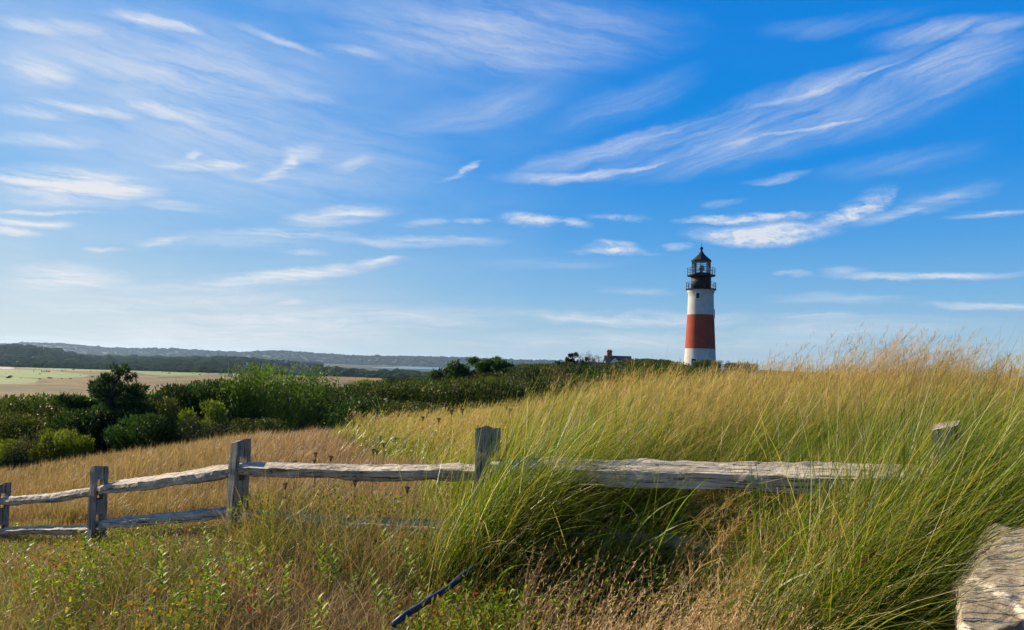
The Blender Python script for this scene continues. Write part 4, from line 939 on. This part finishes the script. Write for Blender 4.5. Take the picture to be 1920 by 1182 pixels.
# ------------------------------------------------------------------ grass
def ribbons(B, L, Wd, phi, th0, th1, seg, c0, c1, rr, face=1.0, cpow=1., wprof='blade', tpow=1.3):
    n = len(B); t = np.linspace(0, 1, seg+1)
    th = th0[:, None]+(th1-th0)[:, None]*((t[:-1]+.5/seg)**tpow)[None]
    ph = phi[:, None]+.25*np.sin(th*3+phi[:, None]*5)*t[None, :-1]
    st = (L/seg)[:, None]
    dx = np.sin(th)*np.cos(ph)*st; dy = np.sin(th)*np.sin(ph)*st; dz = np.cos(th)*st
    z0 = np.zeros((n, 1)); C = np.stack([np.hstack([z0, np.cumsum(a, 1)]) for a in (dx, dy, dz)], -1)+B[:, None]
    a = rr.uniform(-1, 1, n)*1.2*face
    side = np.stack([-np.sin(phi), np.cos(phi), np.zeros(n)], -1); nor = np.stack([np.cos(phi)*.8, np.sin(phi)*.8, -.5*np.ones(n)], -1)
    w = side*np.cos(a)[:, None]+nor*np.sin(a)[:, None]
    if wprof == 'blade': pr = np.clip(1.25*(1-t)**.55*(.55+.45*np.minimum(1, t*3)), .04, 1)
    else: pr = np.interp(t, [0, .3, .7, 1], [.35, 1, .9, .15])
    off = w[:, None]*(Wd[:, None]*pr[None]*.5)[..., None]
    V = np.stack([C-off, C+off], 2).reshape(-1, 3)
    k = np.arange(n)[:, None]*(2*(seg+1))+np.arange(seg)[None]*2
    Q = np.stack([k, k+1, k+3, k+2], -1).reshape(-1, 4)
    tt = np.repeat(t**cpow, 2)[None, :, None]
    Cc = (c0[:, None]*(1-tt)+c1[:, None]*tt).reshape(-1, 3)
    return V, Q, Cc, C
class Bag:
    def __init__(s): s.V = []; s.Q = []; s.C = []; s.n = 0
    def add(s, V, Q, C): s.V.append(V.astype(np.float32)); s.Q.append(Q+s.n); s.C.append(C.astype(np.float32)); s.n += len(V)
    def build(s, name, mat, label, cat=None):
        o = np_mesh(name, np.vstack(s.V), [np.vstack(s.Q)], mat, col=np.vstack(s.C)); tag(o, label, kind='stuff'); print(name, s.n//2); return o
def pxcol(x, y): return 960+F*1.03*x/np.maximum(y, .1)      # approximate photo column of a ground point (used only to shape plant zones)
def sample(n, D0, D1, pa, pb, pw=1.):
    D = (D0**(2-pw+1e-9)+(D1**(2-pw)-D0**(2-pw))*rng.random(n))**(1/(2-pw)) if pw != 2 else D0*(D1/D0)**rng.random(n)
    px = rng.uniform(pa, pb, n); x = (px-960)/F/1.03*D*1.03/1.0
    return x, D
def fside(x, y): return (x-1.92)*.593+(y-3.42)*.805
BL = np.array([(3, 1420), (3.9, 1420), (4.2, 930), (5, 880), (6, 862), (8, 800), (12, 735), (18, 672), (24, 660)], float)
def clumpf(x, y): return np.exp(-(((x+.12)/.36)**2+((y-4.62)/.30)**2))
def tallmask(x, y):
    px = pxcol(x, y); f = fside(x, y); lim = np.interp(y, BL[:, 0], BL[:, 1])
    wig = 75*fbm(x*1.1, y*.8, 60)
    back = sstep(-60, 90, px-lim+wig)*(f > .10)
    front = sstep(-60, 60, px-1430+60*fbm(x*2, y*2, 61))*(f <= .10)
    low = .8*sstep(960, 1060, px)*(f <= .10)*(f > -.42)
    return np.clip(back+front+low+1.6*clumpf(x, y)*(f <= .12), 0, 1)
def lerp(a, b, k): return np.asarray(a)[None]*(1-k[:, None])+np.asarray(b)[None]*k[:, None]
def clear_of_boulder(x, y): return ((y > 2.78) | (x < .80)) & ((y > 3.0) | (x < 1.25)) & (((x-1.80)/.60)**2+((y-2.50)/.50)**2 > 1)
def tall_grass():
    bag = Bag(); sb = Bag()
    for (n, D0, D1, pw) in ((52000, 2.3, 5.2, 1.), (80000, 4.6, 9.5, 1.), (135000, 9., 21., 1.)):
        per = 26; m = n//per; x, y = sample(m, D0, D1, 560, 2350, pw); keep = (rng.random(m) < tallmask(x, y)) & clear_of_boulder(x, y); x = x[keep]; y = y[keep]
        if D0 < 3: x = np.r_[x, rng.normal(-.10, .17, 130), rng.uniform(.85, 1.65, 340)]; y = np.r_[y, rng.normal(4.60, .12, 130), rng.uniform(2.9, 3.6, 340)]
        m = len(x)
        # tufts: every clump has its own height, lean and ripeness
        th_ = np.repeat(rng.uniform(.72, 1.15, m), per); tl_ = np.repeat(rng.normal(0, .22, m), per); tp_ = np.repeat(rng.normal(0, .45, m), per); tg_ = np.repeat(rng.normal(.08, .40, m), per); n = m*per
        rad = np.repeat(rng.uniform(.03, .085, m)*np.clip(y/6, 1, 2), per); ox = rng.standard_normal(n)*rad; oy = rng.standard_normal(n)*rad
        cx = np.repeat(x, per)+ox; y = np.repeat(y, per)+oy; keep = clear_of_boulder(cx, y); cx, y, th_, tl_, tp_, tg_, ox, oy = [a[keep] for a in (cx, y, th_, tl_, tp_, tg_, ox, oy)]; n = len(cx); z = Hf(cx, y); px = pxcol(cx, y); lod = np.clip(y/7.2, .8, 3.)
        edge = sstep(0, 260, px-np.interp(y, BL[:, 0], BL[:, 1])); patch = fbm(cx*.55, y*.45, 70); front = fside(cx, y) < .1
        L = (.60+.42*edge)*th_*rng.uniform(.55, 1.15, n)*(1+.12*patch); L = np.where(y < 6.5, L*1.05, L); lowz = (front & (px < 1400) & (clumpf(cx, y) < .3)); L = np.where(lowz, L*.70, L); L = L*(1+.75*clumpf(cx, y)*(y < 5)); L = np.where(front & (px > 1360), L*1.2, L); L = np.minimum(L, np.where(front, 1.3, np.where(y < 5.5, 1.05, 1.12))*rng.uniform(.85, 1.1, n))
        green = np.clip(.62+.55*fbm(cx*.5, y*.33, 71)+.35*(y < 7)-.15*(y > 10)-.15*(y>14)+.02*front+.3*sstep(1500, 1800, px)*(y < 7)+tg_+rng.uniform(-.25, .25, n), 0, 1)
        dead = rng.random(n) < .24; green = np.where(dead, 0, green)
        g0 = lerp((.13, .11, .022), (.04, .075, .007), green); g1 = lerp((.375, .325, .075), (.135, .20, .012), green)  # blade bases darkened in colour to suggest shade between the blades
        v = rng.uniform(.6, 1.35, (n, 1)); g0 = g0*v*.85; g1 = g1*v; sh = rng.random(n) < .03; g1[sh] = (.62, .58, .40); g0[sh] = (.40, .36, .2)  # sh: a few blades coloured pale as painted sun glints
        th0 = np.abs(rng.normal(.34, .2, n)); th1 = rng.normal(1.28, .38, n)+.3*patch+tl_; phi = rng.normal(.0, .55, n)+tp_+.4*fbm(cx*.9, y*.7, 75)
        V, Q, C, _ = ribbons(np.stack([cx, y, z], -1), L*1.2, .0045*rng.uniform(.5, 1.35, n)*lod, phi, th0, th1, 7, g0, g1, rng, cpow=1.25)  # cpow carries the painted dark base further up each blade
        bag.add(V, Q, C)
    # broad bright blades close by
    x, y = sample(6500, 2.4, 5.6, 860, 2200, 1.3); keep = (rng.random(len(x)) < tallmask(x, y)) & clear_of_boulder(x, y); x = x[keep]; y = y[keep]; n = len(x)
    g = rng.random(n); c0 = lerp((.04, .09, .008), (.08, .13, .012), g); c1 = lerp((.13, .25, .02), (.32, .36, .08), g)
    V, Q, C, _ = ribbons(np.stack([x, y, Hf(x, y)], -1), rng.uniform(.55, 1.02, n), rng.uniform(.006, .014, n), rng.normal(0, .4, n), np.abs(rng.normal(.35, .2, n)), rng.normal(1.55, .35, n), 12, c0, c1, rng, tpow=1.6)
    bag.add(V, Q, C)
    # leaf ends and broken blades crossing each other near the top of the stand
    for (n, D0, D1) in ((15000, 2.8, 5.5), (38000, 4.8, 9.5), (75000, 9., 20.)):
        x, y = sample(n, D0, D1, 640, 2350, 1.); keep = (rng.random(n) < tallmask(x, y)**1.5) & clear_of_boulder(x, y); x = x[keep]; y = y[keep]; n = len(x); px = pxcol(x, y)
        edge = sstep(0, 260, px-np.interp(y, BL[:, 0], BL[:, 1])); low = (fside(x, y) < .1) & (px < 1400); hh = (.50+.30*edge)*np.where(low, .55, 1); z = Hf(x, y)+hh*rng.uniform(.35, 1.05, n)
        g = np.clip(.45+.5*fbm(x*.5, y*.33, 71)+.3*(y < 7)+rng.normal(0, .35, n), 0, 1); v = rng.uniform(.6, 1.4, (n, 1)); c = lerp((.37, .31, .07), (.12, .18, .012), g)*v
        V, Q, C, _ = ribbons(np.stack([x+hh*.3, y, z], -1), rng.uniform(.08, .28, n), .0042*rng.uniform(.5, 1.4, n)*np.clip(y/6.5, .8, 3), rng.normal(0, 1.1, n), rng.normal(.7, .5, n), rng.normal(1.6, .7, n), 4, c*.8, c, rng)
        bag.add(V, Q, C)
    bag.build('tall_grass', M_GRASS, 'tall green and golden grass blown to the right over the hillside')
    # seed heads: fine stems with airy panicles
    def heads(x, y, H, wscale=1., tint=0., br=15, th=(.85, .22)):
        n = len(x); z = Hf(x, y); lod = np.clip(y/6.5, .75, 3.)*wscale
        k = np.clip(rng.random(n)+tint, 0, 1); ca = lerp((.16, .13, .03), (.22, .16, .06), k); cb = lerp((.36, .31, .09), (.42, .30, .13), k)*rng.uniform(.75, 1.25, (n, 1))
        phi = rng.normal(0, .3, n); th1 = rng.normal(th[0], th[1], n)
        V, Q, C, CL = ribbons(np.stack([x, y, z], -1), H, .0022*lod, phi, np.abs(rng.normal(.22, .14, n)), th1, 8, ca, cb, rng)
        sb.add(V, Q, C)
        # branches leave the top third of the stem
        m = n*br; i = np.repeat(np.arange(n), br); f = rng.random(m)
        s = .62+.36*f; q = np.clip((s*8).astype(int), 0, 7); fr = s*8-q; Pp = CL[i, q]*(1-fr)[:, None]+CL[i, q+1]*fr[:, None]
        bl = (.05+.10*(1-f))*rng.uniform(.6, 1.2, m)*np.clip(H[i], .6, 1.3)
        V, Q, C, _ = ribbons(Pp, bl, .0030*rng.uniform(.7, 1.4, m)*lod[i], phi[i]+rng.normal(0, 1.1, m), th1[i]+rng.normal(-.1, .5, m), th1[i]+rng.normal(.2, .45, m), 2, cb[i]*.8, cb[i]*rng.uniform(.8, 1.3, (m, 1)), rng, wprof='seed')
        sb.add(V, Q, C)
    for (n, D0, D1) in ((2600, 2.8, 5.5), (6500, 5., 9.5), (19000, 9., 20.)):
        x, y = sample(n, D0, D1, 640, 2350, 1.); keep = (rng.random(n) < tallmask(x, y)**1.5) & clear_of_boulder(x, y); x = x[keep]; y = y[keep]
        edge = sstep(0, 300, pxcol(x, y)-np.interp(y, BL[:, 0], BL[:, 1])); heads(x, y, (.80+.42*edge)*rng.uniform(.8, 1.12, len(x))*np.where(y < 4.6, .76, 1), br=15 if D0 < 9 else 11)
    x, y = sample(1100, 2.9, 4.8, 1200, 1950, 1.); keep = clear_of_boulder(x, y) & (rng.random(1100) < tallmask(x, y)+.2); heads(x[keep], y[keep], rng.uniform(.75, 1.0, keep.sum()), 1.3, .35, 30, (1.25, .25))
    # the plumes standing above the skyline
    for (pc, sd, n, D, H) in ((1455, 30, 60, 9., 1.46), (1500, 30, 40, 9.5, 1.44), (1570, 40, 70, 8.3, 1.5), (1625, 45, 170, 7.6, 1.72), (1680, 40, 130, 7.8, 1.66), (1740, 40, 110, 8., 1.6), (1790, 30, 60, 8.3, 1.5), (1860, 45, 70, 8.6, 1.45), (1920, 40, 80, 8.6, 1.5), (2050, 90, 120, 8., 1.4)):
        px = rng.normal(pc-55, sd, n); y = rng.normal(D, .5, n); x = (px-960)/F*y; heads(x, y, H*rng.uniform(.86, 1.1, n), .8, .5, 20, (.95, .2))
    sb.build('seed_heads', M_DRY, 'airy tan seed heads waving above the tall grass')
tall_grass()
def meadow():
    bag = Bag()
    for (n, D0, D1, pa) in ((70000, 5.2, 11., -250), (125000, 10., 25., -350)):
        x, y = sample(n, D0, D1, pa, 1000, 1.); px = pxcol(x, y); f = fside(x, y)
        Df = np.interp(px, [-400, 0, 250, 500, 700, 1000], [22.5, 22, 21.5, 20.8, 20.5, 20])
        keep = (f > 0) & (rng.random(n) > tallmask(x, y)*.9) & (y < Df+fbm(x*.8, y*.5, 5)*.8); x = x[keep]; y = y[keep]; px = px[keep]; n = len(x)
        p = fbm(x*.45, y*.3, 80); q = fbm(x*1.2, y*.8, 83); lod = np.clip(y/6., .8, 3.3)
        near = sstep(0, 2.2, fside(x, y)); pink = sstep(350, 620, px)*sstep(.2, 2.5, fside(x, y))
        c1 = lerp((.335, .245, .105), (.38, .255, .15), np.clip(.8*pink+.3*p, 0, 1)); gr = np.clip(.85-1.3*near+1.0*p+.5*q, 0, 1)*.55+.25*(rng.random(n) < .12); gr = gr*.8
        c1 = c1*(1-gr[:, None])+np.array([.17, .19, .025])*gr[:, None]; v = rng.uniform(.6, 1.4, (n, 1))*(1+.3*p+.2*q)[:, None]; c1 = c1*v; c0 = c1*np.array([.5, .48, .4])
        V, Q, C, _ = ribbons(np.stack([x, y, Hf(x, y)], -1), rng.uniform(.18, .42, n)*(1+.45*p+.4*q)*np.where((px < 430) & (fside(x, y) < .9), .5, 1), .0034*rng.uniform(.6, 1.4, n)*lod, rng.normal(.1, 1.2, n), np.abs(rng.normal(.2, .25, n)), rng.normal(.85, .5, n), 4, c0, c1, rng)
        bag.add(V, Q, C)
    bag.build('meadow_grass', M_DRY, 'short tan and pinkish dry grass of the meadow behind the fence')
meadow()
def foreground():
    bag = Bag(); n = 125000
    x, y = sample(n, 3.0, 9.8, -350, 1700, 1.); f = fside(x, y); px = pxcol(x, y)
    keep = (f < .55) & (rng.random(n) > .75*tallmask(x, y)) & clear_of_boulder(x, y) & (rng.random(n) < np.where(px > 1000, .55, 1)); x = x[keep]; y = y[keep]; n = len(x); px = pxcol(x, y)
    p = fbm(x*1.1, y*.9, 90, 3); q = fbm(x*2.8, y*2.2, 93, 3); right = sstep(980, 1080, px)
    gr = np.clip(.42+1.5*q+.35*rng.uniform(-1, 1, n)-.35*right, 0, 1)
    c1 = lerp((.42, .30, .135), (.22, .26, .02), gr); r = rng.random(n); red = (r < .03+.10*np.clip(p, 0, 1)) & (px < 1000)
    c1[red] = np.array([.30, .12, .045]); c1 = c1*rng.uniform(.55, 1.35, (n, 1)); pale = rng.random(n) < .02; c1[pale] = (.62, .55, .42)
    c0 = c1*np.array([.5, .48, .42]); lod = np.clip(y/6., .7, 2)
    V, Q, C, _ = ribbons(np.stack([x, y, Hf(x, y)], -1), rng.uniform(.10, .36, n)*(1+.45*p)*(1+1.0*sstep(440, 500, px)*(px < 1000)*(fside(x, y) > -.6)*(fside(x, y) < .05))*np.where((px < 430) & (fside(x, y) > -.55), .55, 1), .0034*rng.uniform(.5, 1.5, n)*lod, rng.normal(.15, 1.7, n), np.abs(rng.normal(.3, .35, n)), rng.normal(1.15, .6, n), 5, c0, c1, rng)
    bag.add(V, Q, C)
    # matted thatch lying low
    n = 60000; x, y = sample(n, 3.0, 9.8, -300, 1900, 1.); keep = (fside(x, y) < .5) & clear_of_boulder(x, y); x = x[keep]; y = y[keep]; n = len(x)
    c = lerp((.14, .09, .045), (.25, .18, .09), rng.random(n)); V, Q, C, _ = ribbons(np.stack([x, y, Hf(x, y)+rng.uniform(0, .08, n)], -1), rng.uniform(.1, .3, n), .0035*np.clip(y/6, .7, 2), rng.uniform(-3.1, 3.1, n), rng.uniform(.9, 1.5, n), rng.uniform(1.2, 1.8, n), 3, c, c*1.2, rng)
    bag.add(V, Q, C)
    bag.build('dry_grass', M_DRY, 'tangled dry tan grass covering the foreground bank')
    # coarse brown stalks with knobbly seeds low in the middle and right
    sb = Bag(); n = 2000; x, y = sample(n, 2.7, 4.6, 960, 1800, 1.); keep = (fside(x, y) < .25) & clear_of_boulder(x, y) & (rng.random(n) < .35+.65*sstep(-.2, .3, fbm(x*2, y*2, 99))); x = x[keep]; y = y[keep]; n = len(x)
    cb = lerp((.32, .20, .085), (.50, .35, .17), rng.random(n)); H = rng.uniform(.35, .68, n); phi = rng.normal(.25, .7, n); th1 = rng.normal(1.05, .3, n)
    V, Q, C, CL = ribbons(np.stack([x, y, Hf(x, y)], -1), H, np.full(n, .0028), phi, np.abs(rng.normal(.2, .15, n)), th1, 8, cb*.7, cb, rng); sb.add(V, Q, C)
    br = 16; m = n*br; i = np.repeat(np.arange(n), br); s = .35+.64*rng.random(m); k = np.clip((s*8).astype(int), 0, 7); fr = s*8-k; P = CL[i, k]*(1-fr)[:, None]+CL[i, k+1]*fr[:, None]
    V, Q, C, _ = ribbons(P, rng.uniform(.012, .03, m), rng.uniform(.004, .0065, m), phi[i]+rng.normal(0, 1.1, m), th1[i]+rng.normal(0, .6, m), th1[i]+rng.normal(.1, .5, m), 2, cb[i]*rng.uniform(.8, 1.4, (m, 1)), cb[i]*1.25, rng, wprof='seed'); sb.add(V, Q, C)
    n = 1300; x, y = sample(n, 2.45, 3.15, 1040, 1730, 1.); keep = clear_of_boulder(x, y); x = x[keep]; y = y[keep]; n = len(x)
    cb = lerp((.40, .26, .12), (.60, .44, .24), rng.random(n)); phi = rng.normal(.15, .7, n); th1 = rng.normal(.95, .3, n)
    V, Q, C, CL = ribbons(np.stack([x, y, Hf(x, y)], -1), rng.uniform(.40, .66, n), np.full(n, .0022), phi, np.abs(rng.normal(.2, .15, n)), th1, 8, cb*.8, cb, rng); sb.add(V, Q, C)
    m = n*br; i = np.repeat(np.arange(n), br); s = .45+.54*rng.random(m); k = np.clip((s*8).astype(int), 0, 7); fr = s*8-k; P = CL[i, k]*(1-fr)[:, None]+CL[i, k+1]*fr[:, None]
    V, Q, C, _ = ribbons(P, rng.uniform(.010, .022, m), rng.uniform(.003, .005, m), phi[i]+rng.normal(0, .9, m), th1[i]+rng.normal(0, .5, m), th1[i]+rng.normal(.1, .5, m), 2, cb[i]*rng.uniform(.8, 1.4, (m, 1)), cb[i]*1.25, rng, wprof='seed'); sb.add(V, Q, C)
    sb.build('brown_seed_stalks', M_DRY, 'brown knobbly seed stalks of dried grass low in front of the fence')
foreground()
def leafy_cover():
    n = 135000; x, y = sample(n, 3.2, 9.5, -300, 1300, 1.); q = fbm(x*1.9, y*1.6, 101, 4); px = pxcol(x, y)
    keep = (fside(x, y) < .5) & clear_of_boulder(x, y) & (rng.random(n) < sstep(-.15, .3, q)*np.where(px > 1000, .4, 1)); x = x[keep]; y = y[keep]; q = q[keep]; n = len(x)
    z = Hf(x, y)+rng.uniform(.03, .33, n)*(1+.6*q)*np.where((pxcol(x, y) < 430) & (fside(x, y) > -.55), .5, 1); P = np.stack([x, y, z], -1); r = rng.random(n); w = fbm(x*1.6+5, y*1.6, 111, 3)
    c = lerp((.06, .12, .008), (.27, .30, .02), rng.random(n)); o = r < .05+.75*sstep(.12, .4, w); c[o & (rng.random(n) < .5)] = (.36, .17, .03); c[(r < .012)] = (.40, .05, .03); c *= rng.uniform(.6, 1.3, (n, 1))
    V, Q, C = leaves(P, np.tile([[.15, -.1, .5]], (n, 1)), rng.uniform(.014, .038, n), c, rng, .42, .7)
    o = np_mesh('leafy_ground_cover', V, [Q], M_LEAF, col=C); tag(o, 'low yellow green and orange leaves creeping through the foreground grass', kind='stuff')
leafy_cover()
def weed_proto(seed, h, nl, c0, c1, ll, name):
    rr = np.random.default_rng(seed); root = empty(name, (0, 0, 0)); bm = bmesh.new(); pts = [Vector((0, 0, -.03))]
    for k in range(1, 7): pts.append(Vector((.03*(k/6)**2*h*3+rr.normal()*.003, rr.normal()*.004, h*k/6)))
    for a, b in zip(pts, pts[1:]): tube(bm, a, b, .0024, .002, 5)
    bm_obj('stem', bm, M_WEEDSTEM, root); t = np.linspace(.15, 1, nl); B = np.stack([np.interp(t*6, range(7), [p[j] for p in pts]) for j in range(3)], -1)
    phi = np.arange(nl)*2.4+rr.normal(0, .2, nl); c = lerp(c0, c1, rr.random(nl))
    V, Q, C, _ = ribbons(B, ll*(1.05-.55*t)*rr.uniform(.8, 1.2, nl), ll*.19*(1.1-.4*t), phi, .75-.3*t, 1.5-.5*t+rr.normal(0, .15, nl), 5, c*.85, c, rr, face=.15, wprof='seed')
    np_mesh('leaves', V, [Q], M_LEAF, root, col=C); return root
M_WEEDSTEM = pmat('weed_stem', (.13, .13, .04), .7, .3)
def weeds():
    protos = [weed_proto(1, .34, 26, (.18, .30, .03), (.34, .44, .05), .095, 'goldenrod_plant'), weed_proto(2, .26, 20, (.20, .31, .03), (.42, .47, .05), .085, 'goldenrod_plant'),
              weed_proto(3, .40, 30, (.14, .27, .03), (.28, .38, .04), .085, 'goldenrod_plant'), weed_proto(4, .20, 13, (.28, .38, .03), (.52, .52, .06), .095, 'goldenrod_plant')]
    used = set()
    def put(k, x, y, s, label, group=None):
        o = protos[k] if k not in used else copy_tree(protos[k]); used.add(k)
        o.location = (x, y, Hs(x, y)+.05); o.scale = (s, s, s*.68); o.rotation_euler = (random.uniform(-.12, .12), random.uniform(0, .3), random.uniform(0, 6.28)); tag(o, label, 'plant', group)
    def ground_at(px, py):
        h_ = hit(px, py, .1, 2.8, 10, 250); return h_[:2] if h_ else None
    keys = [(0, 300, 1115, 1.25, 'tallest bright green weed with narrow leaves in the lower left foreground'), (3, 130, 1120, 1.2, 'small yellow green weed left of the tall bright green weed'), (3, 115, 1175, 1.3, 'yellow weed in the bottom left corner'),
            (1, 250, 1095, 1.1, 'green weed just left of the tall bright green weed'), (1, 320, 1165, 1.1, 'bushy green weed at the bottom below the tall bright green weed'), (2, 170, 1060, 1.1, 'feathery green weed under the fence left of the second post'),
            (1, 320, 1035, .9, 'small green weed under the lower rail near the second post'), (2, 660, 990, .9, 'green weed under the long cracked rail'), (1, 720, 1010, 1.0, 'green weed in front of the half buried lower rail'), (2, 780, 960, 1.0, 'upright green weed under the rail left of the third post'),
            (3, 1040, 1130, 1.1, 'pale green weed with spread leaves at the bottom centre'), (3, 1010, 1090, 1.2, 'broad bright leaves of a weed in the shade at the bottom centre'), (0, 1255, 1150, .9, 'green weed among brown seed stalks at the bottom'), (2, 900, 1000, 1., 'green weed at the foot of the third post')]
    for k, px, py, s, lab in keys:
        g = ground_at(px, py)
        if g: put(k, *g, s*1., lab)
    c = 0; tries = 0
    while c < 95 and tries < 3000:
        tries += 1; px = random.uniform(-80, 1020) if c < 82 else random.uniform(1020, 1500); py = random.uniform(975, 1230); g = ground_at(px, py)
        if not g or fside(*g) > .3 or not clear_of_boulder(*g[:2]): continue
        if float(fbm(np.array([g[0]*1.3]), np.array([g[1]*1.3]), 120)[0]) < -.12: continue
        put(random.choices([0, 1, 2, 3], [2, 4, 3, 4])[0], *g, random.uniform(.7, 1.2), 'small green weed '+('at the bottom edge' if py > 1110 else 'in the lower foreground' if py > 1050 else 'close below the fence')+(' under the leftmost rails' if px < 190 else ' left of the second post' if px < 330 else ' below the second post' if px < 480 else ' under the long rail, left' if px < 620 else ' under the long rail middle' if px < 760 else ' under the long rail, right' if px < 900 else ' by the centre post' if px < 1040 else ' among the brown stalks'), 'small weeds in the foreground grass'); c += 1
    rp = weed_proto(8, .16, 12, (.34, .03, .02), (.50, .09, .04), .06, 'red_leaved_plant')
    for i, (px, py, lab) in enumerate(((470, 1165, 'small plant with crimson leaves at the bottom left of centre'), (892, 1112, 'small plant with orange red leaves at the bottom centre'))):
        o = rp if i == 0 else copy_tree(rp); g = ground_at(px, py); o.location = (*g, Hs(*g)+.1); tag(o, lab, 'plant')
weeds()
def yarrow():
    rr = np.random.default_rng(44); bm = bmesh.new(); base = Vector((0, 0, 0))
    root = empty('dead_flower_stalk', (0, 0, 0)); q = [Vector((0, 0, -.5)), Vector((.01, .0, -.3)), Vector((-.004, 0, -.12)), Vector((0, 0, -.045))]
    for a, b in zip(q, q[1:]): tube(bm, a, b, .003, .0025, 5)
    bm_obj('stem', bm, M_STALK, root); bm = bmesh.new()
    for k in range(26):
        a = rr.uniform(0, 6.28); r = .032*math.sqrt(rr.random()); e = Vector((r*math.cos(a), r*math.sin(a), .002-r*.15+rr.normal()*.002)); tube(bm, q[-1], e, .0012, .0012, 3)
        bmesh.ops.create_icosphere(bm, subdivisions=1, radius=.0065, matrix=Matrix.Translation(e)@Matrix.Diagonal((1, 1, .6, 1)))
    bm_obj('flower_head', bm, M_STALK, root)
    H = [(950,759),(939,779),(967,778),(956,767),(847,770),(867,768),(793,782),(823,785),(737,797),(769,802),(798,807),(713,819),(743,822),(700,843),(707,846),(880,800),(879,812),(592,850),(590,863),(621,856),(553,865),(535,907),(666,902),(764,914),(720,832)]
    for i, (px, py) in enumerate(H):
        h_ = hit(px, py, .55+.06*math.sin(i*3.), 5, 20, 200); D = h_[1] if h_ else 12.
        o = root if i == 0 else copy_tree(root); p = at(px, py, D); o.location = p; s = (p.z-Hs(p.x, p.y))/.5; w = random.uniform(.5, .72)*max(1, D/8); o.scale = (w, w, max(s, 1.)); o.rotation_euler = (0, random.uniform(0, .12), random.uniform(0, 6))
        tag(o, 'dark brown dead flower head '+('below the long rail' if py > 890 else 'just above the long rail' if py > 840 else 'in the meadow above the rail' if px < 860 and py > 795 else 'on the slope left of the centre post' if px < 880 else 'above the centre post')+(', left end' if px < 640 else ', right part' if px > 740 and px < 880 else ''), 'flower', 'dead flower heads in the meadow')
yarrow()
# ------------------------------------------------------------------ the air
def haze():
    m = bpy.data.materials.new('haze_air'); m.use_nodes = True; t = NT(m.node_tree); t.n.clear()
    out = t.node('ShaderNodeOutputMaterial'); v = t.node('ShaderNodeVolumePrincipled')
    v.inputs['Color'].default_value = (.52, .72, 1, 1); v.inputs['Density'].default_value = HAZE; v.inputs['Anisotropy'].default_value = .35
    t.l.new(v.outputs[0], out.inputs['Volume'])
    bm = bmesh.new(); box(bm, -23000, 23000, -23000, 23000, -60, 62); o = bm_obj('haze', bm, m); tag(o, kind='stuff')
HAZE = 0.5e-4
haze()
